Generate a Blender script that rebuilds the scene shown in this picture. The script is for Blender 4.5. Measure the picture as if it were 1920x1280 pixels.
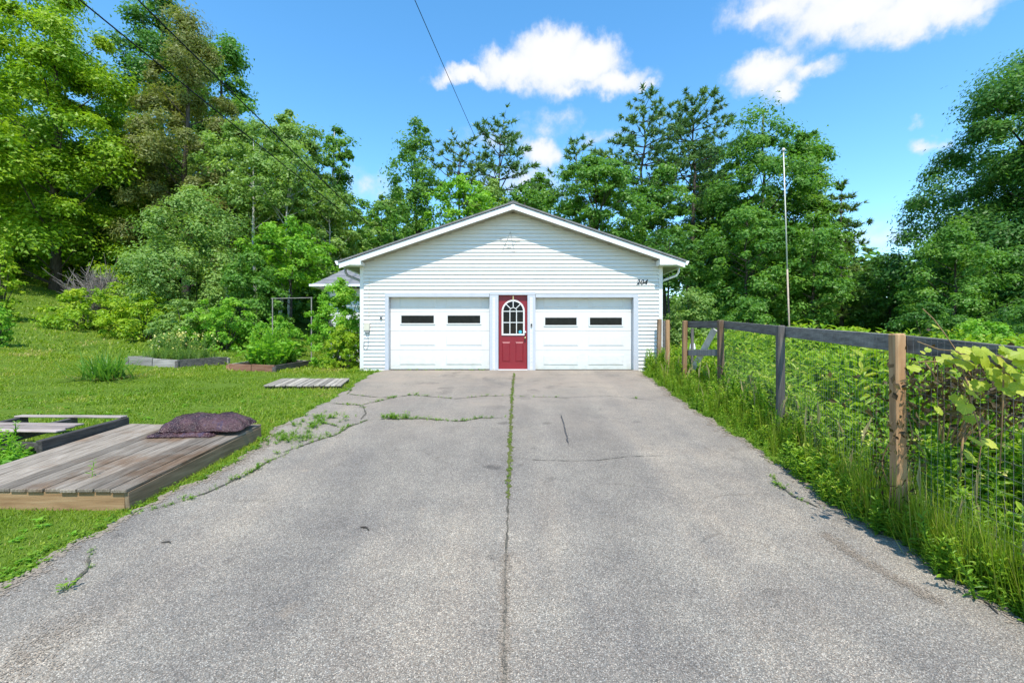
import bpy, bmesh, math, random
import numpy as np
from mathutils import Vector, Matrix

# ------------------------------------------------------------------ camera, sky, sun, exposure
sc = bpy.context.scene
for o in list(bpy.data.objects):
    bpy.data.objects.remove(o)
C = sc.collection
F = 1920 * 16 / 36.0          # focal length in photograph pixels
CZ = 0.81                     # eye height above the garage floor (the drive falls away towards the camera)
cam = bpy.data.cameras.new('camera')
cam.lens = 16; cam.sensor_width = 36; cam.clip_start = 0.05; cam.clip_end = 2000
co = bpy.data.objects.new('camera', cam); C.objects.link(co)
co.location = (0, 0, CZ); co.rotation_euler = (math.pi / 2, 0, 0)
sc.camera = co

SUN_EL, SUN_AZ = math.radians(59), math.radians(175)     # azimuth clockwise from +Y
sun_dir = Vector((math.sin(SUN_AZ) * math.cos(SUN_EL), math.cos(SUN_AZ) * math.cos(SUN_EL), math.sin(SUN_EL)))
sl = bpy.data.lights.new('sun', 'SUN'); sl.energy = 3.95; sl.angle = math.radians(0.5); sl.color = (1, 0.95, 0.87)
so = bpy.data.objects.new('sun', sl); C.objects.link(so)
so.rotation_euler = sun_dir.to_track_quat('Z', 'Y').to_euler(); so.location = (10, -20, 40)
sc.view_settings.view_transform = 'Standard'
sc.view_settings.look = 'None'
sc.view_settings.gamma = 1
sc.view_settings.use_curve_mapping = False
sc.view_settings.exposure = 0.62

def build_world():
    w = bpy.data.worlds.new('World'); sc.world = w; w.use_nodes = True
    nt = w.node_tree; N = nt.nodes; L = nt.links
    bg = N['Background']; bg.inputs[1].default_value = 0.15
    sky = N.new('ShaderNodeTexSky'); sky.sky_type = 'NISHITA'; sky.sun_disc = False
    sky.sun_elevation = SUN_EL; sky.sun_rotation = SUN_AZ
    sky.air_density = 1.0; sky.dust_density = 0.0; sky.ozone_density = 2.0
    hsv = N.new('ShaderNodeHueSaturation'); hsv.inputs['Hue'].default_value = .492; hsv.inputs['Saturation'].default_value = 1.25
    hsv.inputs['Value'].default_value = 1.4
    L.new(sky.outputs[0], hsv.inputs['Color'])
    tc = N.new('ShaderNodeTexCoord')
    sep = N.new('ShaderNodeSeparateXYZ'); L.new(tc.outputs['Generated'], sep.inputs[0])
    def M(op, a, b=None, c=None):
        n = N.new('ShaderNodeMath'); n.operation = op
        for i, v in enumerate((a, b, c)):
            if v is None: continue
            if isinstance(v, (int, float)): n.inputs[i].default_value = v
            else: L.new(v, n.inputs[i])
        return n.outputs[0]
    az = M('ARCTAN2', sep.outputs[0], sep.outputs[1]); el = M('ARCSINE', sep.outputs[2])
    cv = N.new('ShaderNodeCombineXYZ'); L.new(az, cv.inputs[0]); L.new(el, cv.inputs[1])
    def noise(scale, detail, rough=0.55):
        n = N.new('ShaderNodeTexNoise'); n.inputs['Scale'].default_value = scale
        n.inputs['Detail'].default_value = detail; n.inputs['Roughness'].default_value = rough
        L.new(cv.outputs[0], n.inputs['Vector']); return n
    def V(op, a, b):
        n = N.new('ShaderNodeVectorMath'); n.operation = op
        for i, v in enumerate((a, b)):
            if isinstance(v, tuple): n.inputs[i].default_value = v
            else: L.new(v, n.inputs[i])
        return n
    warp = V('MULTIPLY', V('SUBTRACT', noise(16, 6, 0.6).outputs['Color'], (0.5, 0.5, 0.5)).outputs[0], (0.085, 0.07, 0))
    vec = V('ADD', cv.outputs[0], warp.outputs[0]).outputs[0]
    def pa(px, py):
        a = math.atan((px - 960) / F); return a, math.atan((640 - py) / F * math.cos(a))
    # cumulus puffs as (centre, half size, density) directions
    blobs = [(1035, 118, 120, 52, 1), (960, 130, 85, 40, 1), (1110, 108, 70, 40, .95), (1035, 95, 92, 42, 1), (1100, 120, 80, 40, 1), (880, 146, 75, 18, .8),
             (1150, 152, 90, 28, .8), (1060, 165, 95, 22, .55), (1210, 160, 40, 12, .5), (830, 150, 38, 15, .6),
             (1440, 130, 95, 40, .9), (1520, 135, 75, 24, .6), (1465, 165, 60, 24, .6),
             (1600, 10, 190, 52, .9), (1720, 20, 190, 55, .95), (1450, 12, 120, 26, .7), (1830, 5, 120, 36, .6), (1620, -60, 330, 70, 1),
             (1015, 290, 46, 34, .8), (1045, 222, 75, 20, .28), (1020, 246, 65, 20, .26), (1125, 258, 70, 16, .3), (930, 262, 90, 22, .3),
             (1738, 276, 46, 18, .45), (1716, 233, 24, 11, .28), (690, 350, 80, 40, .3), (1640, 440, 200, 30, .3), (980, 340, 120, 40, .4)]
    dirs = [(*pa(a, b), rx / F * math.cos(math.atan((a - 960) / F)) ** 2, ry / F * math.cos(math.atan((a - 960) / F)), s) for a, b, rx, ry, s in blobs]
    rg = random.Random(5)
    for i in range(16):                                   # the same fair-weather clouds go on round the rest of the sky
        a = rg.uniform(1.15, 5.1); a = a - 2 * math.pi if a > math.pi else a
        e = rg.uniform(0.2, 0.9)
        for k in range(2):
            dirs.append((a + rg.uniform(-.12, .12), e + rg.uniform(-.02, .03), rg.uniform(.1, .22), rg.uniform(.04, .07), rg.uniform(.7, 1)))
    acc = None
    for a, e, rx, ry, s in dirs:
        d = V('MULTIPLY', V('SUBTRACT', vec, (a, e, 0)).outputs[0], (1 / rx, 1 / ry, 0))
        ln = N.new('ShaderNodeVectorMath'); ln.operation = 'LENGTH'; L.new(d.outputs[0], ln.inputs[0])
        m = M('MULTIPLY', M('SUBTRACT', 1.0, ln.outputs['Value']), s)
        acc = m if acc is None else M('SMOOTH_MAX', acc, m, 0.12)
    det = M('MULTIPLY', M('SUBTRACT', noise(34, 8, .62).outputs['Fac'], 0.5), 0.5)
    dens = M('ADD', acc, det)
    mr = N.new('ShaderNodeMapRange'); mr.interpolation_type = 'SMOOTHSTEP'; mr.clamp = True
    mr.inputs['From Min'].default_value = 0.0; mr.inputs['From Max'].default_value = 0.52
    L.new(dens, mr.inputs['Value'])
    sh = N.new('ShaderNodeMapRange'); sh.inputs['From Min'].default_value = 0.15; sh.inputs['From Max'].default_value = 0.8
    L.new(dens, sh.inputs['Value'])
    cc = N.new('ShaderNodeMix'); cc.data_type = 'RGBA'
    cc.inputs['A'].default_value = (3.7, 3.95, 4.6, 1); cc.inputs['B'].default_value = (4.75, 4.7, 4.75, 1)
    L.new(sh.outputs[0], cc.inputs['Factor'])
    mx = N.new('ShaderNodeMix'); mx.data_type = 'RGBA'
    L.new(M('MULTIPLY', mr.outputs[0], 0.96), mx.inputs['Factor'])
    L.new(hsv.outputs[0], mx.inputs['A']); L.new(cc.outputs['Result'], mx.inputs['B'])
    L.new(mx.outputs['Result'], bg.inputs[0])
build_world()

# ------------------------------------------------------------------ helpers
rnd = random.Random(7)
W = 12.54                                              # distance of the garage front
def P(px, py, Y):
    return Vector(((px - 960) / F * Y, Y, CZ + (640 - py) / F * Y))
def smooth(t): t = np.clip(t, 0, 1); return t * t * (3 - 2 * t)
def ground(x, y):
    x = np.asarray(x, float); y = np.asarray(y, float)
    left = smooth((-x - 4.6) / 5.0)
    base = np.where(y < W, .087 * (np.maximum(y, -30) - W), .055 * np.clip(y - W, 0, 60) * left)
    u = np.clip(-x - 5, 0, 28)
    hill = .0068 * u * u
    r = np.clip(x - 3.6, 0, 14)
    far = 9 * smooth((np.maximum(y - 60, np.maximum(np.abs(x) - 75, 0))) / 25) * (y > -20)
    return base + hill - .02 * r + far
def gz(x, y): return float(ground(x, y))
def G(px, py, lift=0.0):
    """the point where the sight line meets the ground"""
    y = 1.5
    while y < 120:
        p = P(px, py, y)
        if p.z <= gz(p.x, y) + lift: break
        y += .02
    return P(px, py, y)

def tag(o, label=None, cat=None, group=None, kind=None):
    if label: o['label'] = label
    if cat: o['category'] = cat
    if group: o['group'] = group
    if kind: o['kind'] = kind
    return o
def thing(name, loc, label, cat, group=None, kind=None):
    o = bpy.data.objects.new(name, None); C.objects.link(o); o.location = loc
    o.empty_display_size = .2
    return tag(o, label, cat, group, kind)
def wloc(o):
    v = Vector((0, 0, 0))
    while o: v = v + o.location; o = o.parent
    return v
def link(name, me, parent=None, world=False):
    o = bpy.data.objects.new(name, me); C.objects.link(o)
    if parent:
        o.parent = parent
        if world: o.location = -wloc(parent)
    return o

class MB:
    def __init__(s): s.v = []; s.f = []; s.smooth = False
    def add(s, vs, fs):
        n = len(s.v); s.v += [tuple(v) for v in vs]; s.f += [tuple(i + n for i in f) for f in fs]; return s
    def box(s, x0, x1, y0, y1, z0, z1):
        return s.add([(x0,y0,z0),(x1,y0,z0),(x1,y1,z0),(x0,y1,z0),(x0,y0,z1),(x1,y0,z1),(x1,y1,z1),(x0,y1,z1)],
                     [(0,3,2,1),(4,5,6,7),(0,1,5,4),(1,2,6,5),(2,3,7,6),(3,0,4,7)])
    def obox(s, c, ax, ay, az):
        """box by centre and three half-axis vectors"""
        c, ax, ay, az = map(Vector, (c, ax, ay, az))
        vs = [c + i * ax + j * ay + k * az for k in (-1, 1) for i, j in ((-1,-1),(1,-1),(1,1),(-1,1))]
        return s.add(vs, [(0,3,2,1),(4,5,6,7),(0,1,5,4),(1,2,6,5),(2,3,7,6),(3,0,4,7)])
    def bar(s, a, b, w, h, up=(0, 0, 1)):
        a, b = Vector(a), Vector(b); d = (b - a); u = Vector(up)
        side = d.cross(u).normalized(); u = side.cross(d).normalized()
        return s.obox((a + b) / 2, d / 2, side * w / 2, u * h / 2)
    def tube(s, pts, r, n=6, cap=True):
        pts = [Vector(p) for p in pts]; m = len(pts)
        rs = r if isinstance(r, (list, tuple)) else [r] * m
        base = len(s.v); ref = Vector((0.13, 0.31, 0.94))
        for i, p in enumerate(pts):
            d = (pts[min(i + 1, m - 1)] - pts[max(i - 1, 0)]).normalized()
            if abs(d.dot(ref)) > .95: ref = Vector((1, 0.2, 0))
            a = d.cross(ref).normalized(); b = d.cross(a)
            for k in range(n):
                t = 2 * math.pi * k / n
                s.v.append(tuple(p + (a * math.cos(t) + b * math.sin(t)) * rs[i]))
        for i in range(m - 1):
            for k in range(n):
                q = (k + 1) % n
                s.f.append((base + i * n + k, base + i * n + q, base + (i + 1) * n + q, base + (i + 1) * n + k))
        if cap:
            s.f.append(tuple(base + k for k in range(n))[::-1]); s.f.append(tuple(base + (m - 1) * n + k for k in range(n)))
        return s
    def prism(s, poly, y0, y1):
        """polygon in x,z pushed along y"""
        n = len(poly)
        vs = [(x, y0, z) for x, z in poly] + [(x, y1, z) for x, z in poly]
        return s.add(vs, [tuple(range(n)), tuple(range(2 * n - 1, n - 1, -1))] + [(i, i + n, (i + 1) % n + n, (i + 1) % n) for i in range(n)])
    def mesh(s, name, mat, origin=(0, 0, 0), bevel=0, smooth=False):
        me = bpy.data.meshes.new(name)
        o = Vector(origin)
        me.from_pydata([tuple(Vector(v) - o) for v in s.v], [], s.f); me.update()
        bm = bmesh.new(); bm.from_mesh(me)
        bmesh.ops.recalc_face_normals(bm, faces=bm.faces)
        if bevel: bmesh.ops.bevel(bm, geom=list(bm.edges), offset=bevel, segments=1, affect='EDGES', clamp_overlap=True)
        bm.to_mesh(me); bm.free()
        me.polygons.foreach_set('use_smooth', [smooth] * len(me.polygons))
        me.materials.append(mat); return me
    def build(s, name, mat, parent=None, bevel=0, smooth=False):
        me = s.mesh(name, mat, wloc(parent) if parent else (0, 0, 0), bevel, smooth)
        return link(name, me, parent)

def np_mesh(name, V, Fs, mat, tint=None, smooth=False):
    """V (n,3); Fs (m,3) or (m,4)"""
    me = bpy.data.meshes.new(name)
    k = Fs.shape[1]
    me.vertices.add(len(V)); me.vertices.foreach_set('co', np.ascontiguousarray(V, np.float32).ravel())
    me.loops.add(Fs.size); me.loops.foreach_set('vertex_index', np.ascontiguousarray(Fs, np.int32).ravel())
    me.polygons.add(len(Fs)); me.polygons.foreach_set('loop_start', np.arange(0, Fs.size, k, dtype=np.int32))
    if tint is not None:
        a = me.attributes.new('tint', 'FLOAT', 'POINT'); a.data.foreach_set('value', np.ascontiguousarray(tint, np.float32))
    me.update(calc_edges=True)
    me.polygons.foreach_set('use_smooth', np.full(len(Fs), smooth))
    me.materials.append(mat)
    return me

# ------------------------------------------------------------------ materials
def nmat(name, rough=.6, spec=.3):
    m = bpy.data.materials.new(name); m.use_nodes = True
    b = m.node_tree.nodes['Principled BSDF']; b.inputs['Roughness'].default_value = rough
    b.inputs['Specular IOR Level'].default_value = spec
    return m, m.node_tree, b
def ramp(nt, fac, stops):
    r = nt.nodes.new('ShaderNodeValToRGB'); e = r.color_ramp.elements
    while len(e) < len(stops): e.new(.5)
    for i, (p, c) in enumerate(stops):
        e[i].position = p; e[i].color = (*c, 1)
    nt.links.new(fac, r.inputs[0]); return r.outputs[0]
def tex(nt, coord, kind='Noise', scale=5, detail=4, rough=.5, stretch=(1, 1, 1), out=None):
    tc = nt.nodes.new('ShaderNodeTexCoord'); mp = nt.nodes.new('ShaderNodeMapping'); mp.inputs['Scale'].default_value = stretch
    nt.links.new(tc.outputs[coord], mp.inputs[0])
    n = nt.nodes.new('ShaderNodeTex' + kind); n.inputs['Scale'].default_value = scale
    if kind == 'Noise':
        n.inputs['Detail'].default_value = detail; n.inputs['Roughness'].default_value = rough
    nt.links.new(mp.outputs[0], n.inputs['Vector'])
    return n.outputs[out or ('Fac' if kind == 'Noise' else 'Distance')]
def mixc(nt, fac, a, b, mode='MIX'):
    m = nt.nodes.new('ShaderNodeMix'); m.data_type = 'RGBA'; m.blend_type = mode
    for k, v in (('Factor', fac), ('A', a), ('B', b)):
        if isinstance(v, (int, float)): m.inputs[k].default_value = v
        elif isinstance(v, tuple): m.inputs[k].default_value = (*v, 1)
        else: nt.links.new(v, m.inputs[k])
    return m.outputs['Result']
def bump(nt, b, h, strength=.3, dist=.01):
    n = nt.nodes.new('ShaderNodeBump'); n.inputs['Strength'].default_value = strength; n.inputs['Distance'].default_value = dist
    nt.links.new(h, n.inputs['Height']); nt.links.new(n.outputs[0], b.inputs['Normal'])
def plain(name, col, rough=.5, spec=.4, metal=0, var=.12, scale=6):
    m, nt, b = nmat(name, rough, spec); b.inputs['Metallic'].default_value = metal
    f = tex(nt, 'Object', 'Noise', scale, 5, .6)
    c = ramp(nt, f, [(.25, tuple(x * (1 - var) for x in col)), (.75, tuple(min(1, x * (1 + var)) for x in col))])
    nt.links.new(c, b.inputs['Base Color']); return m
def wood(name, dark, mid, light, stretch, stain=None, rough=.75, scale=1.0):
    """weathered boards: grain along one axis, tone differs from board to board"""
    m, nt, b = nmat(name, rough, .2)
    oi = nt.nodes.new('ShaderNodeObjectInfo')
    tc = nt.nodes.new('ShaderNodeTexCoord'); mp = nt.nodes.new('ShaderNodeMapping'); mp.inputs['Scale'].default_value = stretch
    ad = nt.nodes.new('ShaderNodeVectorMath'); ad.operation = 'ADD'
    sc_ = nt.nodes.new('ShaderNodeMath'); sc_.operation = 'MULTIPLY'; sc_.inputs[1].default_value = 37
    nt.links.new(oi.outputs['Random'], sc_.inputs[0])
    nt.links.new(tc.outputs['Object'], mp.inputs[0]); nt.links.new(mp.outputs[0], ad.inputs[0]); nt.links.new(sc_.outputs[0], ad.inputs[1])
    n = nt.nodes.new('ShaderNodeTexNoise'); n.inputs['Scale'].default_value = scale; n.inputs['Detail'].default_value = 7; n.inputs['Roughness'].default_value = .65
    nt.links.new(ad.outputs[0], n.inputs['Vector'])
    c = ramp(nt, n.outputs['Fac'], [(.28, dark), (.5, mid), (.72, light)])
    v = nt.nodes.new('ShaderNodeMapRange'); v.inputs['To Min'].default_value = .62; v.inputs['To Max'].default_value = 1.25
    nt.links.new(oi.outputs['Random'], v.inputs['Value'])
    c = mixc(nt, 1.0, c, v.outputs[0], 'MULTIPLY')
    if stain:
        s = tex(nt, 'Object', 'Noise', 1.7, 5, .6)
        mr = nt.nodes.new('ShaderNodeMapRange'); mr.inputs['From Min'].default_value = .5; mr.inputs['From Max'].default_value = .66
        nt.links.new(s, mr.inputs['Value'])
        c = mixc(nt, mr.outputs[0], c, mixc(nt, 1.0, c, stain, 'MULTIPLY'))
    nt.links.new(c, b.inputs['Base Color']); bump(nt, b, n.outputs['Fac'], .5, .006); return m
def leafmat(name, stops, trans=.45, rough=.45, spec=.35, tcol=(1.25, 1.3, .55)):
    m, nt, b = nmat(name, rough, spec)
    a = nt.nodes.new('ShaderNodeAttribute'); a.attribute_name = 'tint'
    c = ramp(nt, a.outputs['Fac'], stops)
    nt.links.new(c, b.inputs['Base Color'])
    t = nt.nodes.new('ShaderNodeBsdfTranslucent'); nt.links.new(mixc(nt, 1.0, c, tcol, 'MULTIPLY'), t.inputs['Color'])
    mx = nt.nodes.new('ShaderNodeMixShader'); mx.inputs[0].default_value = trans
    nt.links.new(b.outputs[0], mx.inputs[1]); nt.links.new(t.outputs[0], mx.inputs[2])
    nt.links.new(mx.outputs[0], nt.nodes['Material Output'].inputs['Surface']); return m

GREEN = dict(
    maple=[(0, (.09, .22, .010)), (.5, (.23, .385, .016)), (1, (.38, .50, .03))],
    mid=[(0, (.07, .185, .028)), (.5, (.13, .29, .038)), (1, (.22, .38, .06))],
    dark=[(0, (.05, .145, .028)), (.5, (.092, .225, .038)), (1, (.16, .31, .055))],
    birch=[(0, (.14, .25, .06)), (.5, (.23, .37, .085)), (1, (.34, .47, .12))],
    olive=[(0, (.13, .155, .04)), (.5, (.205, .235, .06)), (1, (.30, .32, .09))],
    pine=[(0, (.065, .15, .05)), (.5, (.12, .24, .07)), (1, (.19, .31, .085))],
    spruce=[(0, (.075, .155, .04)), (.5, (.135, .235, .055)), (1, (.21, .30, .065))],
    bush=[(0, (.12, .31, .025)), (.5, (.22, .45, .035)), (1, (.34, .54, .055))],
    lime=[(0, (.16, .31, .018)), (.5, (.30, .46, .024)), (1, (.46, .54, .035))],
    grass=[(0, (.10, .19, .012)), (.45, (.20, .31, .018)), (.8, (.31, .39, .03)), (1, (.40, .36, .11))],
    weed=[(0, (.09, .21, .02)), (.5, (.21, .38, .03)), (.9, (.34, .48, .04)), (1, (.42, .46, .06))],
    dry=[(0, (.28, .24, .11)), (.5, (.45, .40, .2)), (1, (.56, .51, .3))],
    brown=[(0, (.035, .024, .010)), (.5, (.085, .06, .025)), (1, (.16, .13, .05))],
    vine=[(0, (.20, .30, .02)), (.5, (.40, .47, .05)), (1, (.56, .56, .09))])
LM = {k: leafmat('leaf_' + k, v) for k, v in GREEN.items()}
LM['pine'] = leafmat('needles_pine', GREEN['pine'], .2); LM['spruce'] = leafmat('needles_spruce', GREEN['spruce'], .2)
LM['flower'] = leafmat('petals', [(0, (.6, .55, .08)), (.6, (.7, .66, .25)), (1, (.75, .75, .6))], .3, tcol=(1, 1, .8))
def barkmat(name, a, b_, c, stretch=(6, 6, 1.2), scale=2.0):
    m, nt, b = nmat(name, .85, .15)
    n = tex(nt, 'Object', 'Noise', scale, 6, .65, stretch)
    nt.links.new(ramp(nt, n, [(.3, a), (.5, b_), (.7, c)]), b.inputs['Base Color']); bump(nt, b, n, .6, .03); return m
BARK = barkmat('bark', (.03, .025, .02), (.07, .06, .05), (.13, .115, .095))
BARKP = barkmat('bark_pale', (.10, .09, .08), (.38, .38, .35), (.5, .49, .46), (2, 2, 5), 1.4)
M_white = plain('white_vinyl', (.655, .645, .62), .42, .4, var=.03)
def grime():
    nt = M_white.node_tree; p = nt.nodes['Principled BSDF']; src = p.inputs['Base Color'].links[0].from_socket
    tc = nt.nodes.new('ShaderNodeTexCoord'); sp = nt.nodes.new('ShaderNodeSeparateXYZ'); nt.links.new(tc.outputs['Object'], sp.inputs[0])
    mr = nt.nodes.new('ShaderNodeMapRange'); mr.inputs['From Min'].default_value = .55; mr.inputs['From Max'].default_value = -.05; nt.links.new(sp.outputs[2], mr.inputs['Value'])
    n = tex(nt, 'Object', 'Noise', 5, 7, .7, (1, 1, 2.5)); k = ramp(nt, n, [(.42, (0, 0, 0)), (.75, (.55, .55, .55))])
    n2 = tex(nt, 'Object', 'Noise', 2.2, 6, .65, (1.5, 1, .5)); k2 = ramp(nt, n2, [(.5, (0, 0, 0)), (.8, (.22, .22, .22))])
    c = mixc(nt, mixc(nt, 1.0, mr.outputs[0], k, 'MULTIPLY'), src, (.36, .32, .24)); c = mixc(nt, k2, c, (.48, .47, .43))
    nt.links.new(c, p.inputs['Base Color'])
grime()
M_trim = plain('white_trim', (.46, .475, .51), .4, .4, var=.05)
M_metalw = plain('white_metal', (.78, .78, .77), .35, .5, var=.04)
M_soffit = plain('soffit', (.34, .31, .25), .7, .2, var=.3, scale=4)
M_red = plain('red_door_paint', (.21, .008, .016), .42, .45, var=.10)
M_brass = plain('brass', (.6, .45, .22), .25, .5, metal=1)
M_black = plain('black_plastic', (.015, .015, .016), .4, .4)
M_dark = plain('dark_gap', (.02, .02, .02), .8, .2)
M_beige = plain('beige_plastic', (.55, .52, .42), .5, .3)
M_grey = plain('grey_metal', (.3, .3, .3), .5, .4)
M_concrete = plain('concrete', (.32, .31, .29), .85, .2, var=.2)
M_wire = plain('galvanised_wire', (.16, .16, .15), .6, .3)
M_cable = plain('black_cable', (.012, .012, .013), .6, .2)
M_teal = plain('teal_sticker', (.06, .4, .5), .4, .4)
def glassmat():
    m, nt, b = nmat('dark_window_glass', .05, .12)
    n = tex(nt, 'Object', 'Noise', 9, 4, .6)
    nt.links.new(ramp(nt, n, [(.35, (.003, .003, .004)), (.7, (.012, .012, .012))]), b.inputs['Base Color']); return m
M_glass = glassmat()
def shinglemat():
    m, nt, b = nmat('grey_shingles', .9, .2)
    n1 = tex(nt, 'Object', 'Noise', 60, 3, .7); n2 = tex(nt, 'Object', 'Noise', 3.5, 5, .6, (1, 1, 3))
    c = mixc(nt, .5, ramp(nt, n1, [(.3, (.10, .10, .105)), (.7, (.27, .27, .275))]), ramp(nt, n2, [(.3, (.12, .12, .125)), (.7, (.25, .25, .255))]))
    nt.links.new(c, b.inputs['Base Color']); bump(nt, b, n1, .5, .01); return m
M_shingle = shinglemat()
M_deck = wood('weathered_deck', (.105, .085, .062), (.25, .205, .16), (.40, .35, .285), (70, 2.6, 40), (.74, .58, .46))
M_deckface = wood('sunlit_tan_lumber', (.22, .12, .055), (.36, .22, .11), (.46, .31, .17), (2, 20, 26))  # platform timber on its sunlit front, light put into the tan
M_decksd = wood('shaded_brown_lumber', (.11, .075, .045), (.19, .135, .085), (.27, .20, .13), (20, 2, 26))  # same timber for the shaded side, shade put into the darker brown
M_pallet = wood('pallet_pink_grey', (.17, .13, .11), (.33, .27, .24), (.43, .36, .32), (2.5, 28, 20))
M_beam = wood('charred_beam', (.035, .032, .03), (.09, .082, .075), (.16, .145, .13), (24, 2.4, 24))
M_rail = wood('dark_rail', (.075, .066, .06), (.17, .155, .14), (.27, .25, .225), (22, 2.2, 26))
M_post = wood('tan_post', (.16, .085, .04), (.33, .19, .095), (.45, .29, .16), (24, 24, 1.6))
M_postb = wood('brown_post', (.09, .055, .035), (.20, .13, .08), (.30, .21, .14), (24, 24, 1.6))
M_postg = wood('grey_post', (.08, .073, .07), (.17, .155, .145), (.28, .255, .24), (24, 24, 1.6))
M_brace = wood('pale_board', (.42, .41, .38), (.58, .56, .53), (.7, .68, .65), (10, 10, 4))
M_bedg = wood('grey_bed_board', (.12, .11, .10), (.26, .24, .22), (.40, .37, .34), (2.5, 8, 26))
M_bedr = wood('reddish_bed_board', (.13, .06, .04), (.26, .13, .08), (.33, .2, .14), (2.5, 8, 26))
M_walk = wood('walkway_board', (.17, .15, .12), (.33, .29, .24), (.44, .4, .34), (24, 2.4, 20))
M_soil = plain('soil', (.05, .035, .025), .95, .1, var=.5, scale=14)
M_rust = plain('rusty_steel', (.42, .33, .25), .6, .3, var=.3)
M_flag = plain('pole_paint', (.62, .60, .54), .5, .3, var=.1)

def asphaltmat():
    m, nt, b = nmat('asphalt', .85, .25)
    ve = nt.nodes.new('ShaderNodeTexVoronoi'); ve.inputs['Scale'].default_value = 185; ve.inputs['Randomness'].default_value = 1
    tc = nt.nodes.new('ShaderNodeTexCoord'); nt.links.new(tc.outputs['Object'], ve.inputs['Vector'])
    sp = nt.nodes.new('ShaderNodeSeparateColor'); nt.links.new(ve.outputs['Color'], sp.inputs[0])
    stone = ramp(nt, sp.outputs[0], [(0, (.12, .118, .115)), (.3, (.20, .196, .19)), (.62, (.265, .26, .252)), (.86, (.335, .328, .315)), (.97, (.52, .51, .49))])
    hue = ramp(nt, sp.outputs[1], [(.3, (1, 1, 1)), (.75, (1.1, .98, .9)), (1, (.93, .98, 1.05))])
    c = mixc(nt, 1.0, stone, hue, 'MULTIPLY')
    edge = ramp(nt, ve.outputs['Distance'], [(.30, (1, 1, 1)), (.8, (.6, .59, .58))])
    c = mixc(nt, .85, c, edge, 'MULTIPLY')
    big = tex(nt, 'Object', 'Noise', .55, 6, .6); c = mixc(nt, 1.0, c, ramp(nt, big, [(.3, (.80, .81, .84)), (.55, (1, 1, 1)), (.75, (1.14, 1.10, 1.05))]), 'MULTIPLY')
    n3 = tex(nt, 'Object', 'Noise', 2.3, 5, .65); c = mixc(nt, 1.0, c, ramp(nt, n3, [(.3, (.86, .86, .865)), (.7, (1.15, 1.15, 1.12))]), 'MULTIPLY')
    ln = tex(nt, 'Object', 'Noise', 1.0, 4, .6, (1.1, .13, 1)); c = mixc(nt, 1.0, c, ramp(nt, ln, [(.32, (.84, .84, .845)), (.52, (1, 1, 1)), (.68, (1.18, 1.14, 1.09))]), 'MULTIPLY')
    wv = nt.nodes.new('ShaderNodeTexNoise'); wv.inputs['Scale'].default_value = 1.6; wv.inputs['Detail'].default_value = 5; nt.links.new(tc.outputs['Object'], wv.inputs['Vector'])
    wa = nt.nodes.new('ShaderNodeMix'); wa.data_type = 'VECTOR'; wa.inputs['Factor'].default_value = .35; nt.links.new(tc.outputs['Object'], wa.inputs['A']); nt.links.new(wv.outputs['Color'], wa.inputs['B'])
    vc = nt.nodes.new('ShaderNodeTexVoronoi'); vc.feature = 'DISTANCE_TO_EDGE'; vc.inputs['Scale'].default_value = 1.5; nt.links.new(wa.outputs['Result'], vc.inputs['Vector'])
    ck = ramp(nt, vc.outputs['Distance'], [(.004, (.5, .48, .46)), (.016, (1, 1, 1))]); cm = ramp(nt, tex(nt, 'Object', 'Noise', .7, 3, .5), [(.54, (0, 0, 0)), (.66, (.45, .45, .45))])
    c = mixc(nt, cm, c, mixc(nt, 1.0, c, ck, 'MULTIPLY'))
    oil = ramp(nt, tex(nt, 'Object', 'Noise', 2.6, 2, .4), [(.70, (1, 1, 1)), (.78, (.62, .62, .63))]); c = mixc(nt, 1.0, c, oil, 'MULTIPLY')
    # warm dust drifted over the worn upper end
    sep = nt.nodes.new('ShaderNodeSeparateXYZ'); nt.links.new(tc.outputs['Object'], sep.inputs[0])
    mr = nt.nodes.new('ShaderNodeMapRange'); mr.inputs['From Min'].default_value = 5; mr.inputs['From Max'].default_value = 10.5; nt.links.new(sep.outputs[1], mr.inputs['Value'])
    du = tex(nt, 'Object', 'Noise', .8, 6, .7)
    mu = nt.nodes.new('ShaderNodeMath'); mu.operation = 'MULTIPLY'; nt.links.new(mr.outputs[0], mu.inputs[0])
    nt.links.new(ramp(nt, du, [(.35, (.15, .15, .15)), (.65, (.75, .75, .75))]), mu.inputs[1])
    c = mixc(nt, mu.outputs[0], c, (.30, .26, .23))
    st = tex(nt, 'Object', 'Noise', 1.05, 4, .6, (1, .8, 1))
    c = mixc(nt, mixc(nt, 1.0, mr.outputs[0], ramp(nt, st, [(.58, (0, 0, 0)), (.70, (.8, .8, .8))]), 'MULTIPLY'), c, mixc(nt, 1.0, c, (.5, .5, .52), 'MULTIPLY'))
    sa = tex(nt, 'Object', 'Noise', 1.6, 5, .65, (1, 1, 1))
    c = mixc(nt, ramp(nt, sa, [(.66, (0, 0, 0)), (.8, (.45, .45, .45))]), c, (.36, .29, .22))
    c = mixc(nt, 1.0, c, (1.06, .985, .865), 'MULTIPLY')
    nt.links.new(c, b.inputs['Base Color']); bump(nt, b, ve.outputs['Distance'], .45, .005); return m
M_asphalt = asphaltmat()
def crackmat(name, a, b_, c_):
    m, nt, b = nmat(name, .95, .1)
    n = tex(nt, 'Object', 'Noise', 28, 5, .7)
    nt.links.new(ramp(nt, n, [(.3, a), (.5, b_), (.7, c_)]), b.inputs['Base Color']); bump(nt, b, n, .6, .01); return m
M_crack = crackmat('crack_dirt', (.05, .046, .04), (.10, .09, .072), (.17, .15, .115))
M_sand = crackmat('sand', (.20, .165, .125), (.27, .22, .17), (.33, .28, .22))
M_moss = crackmat('moss', (.05, .065, .02), (.10, .115, .03), (.16, .16, .06))
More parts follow.
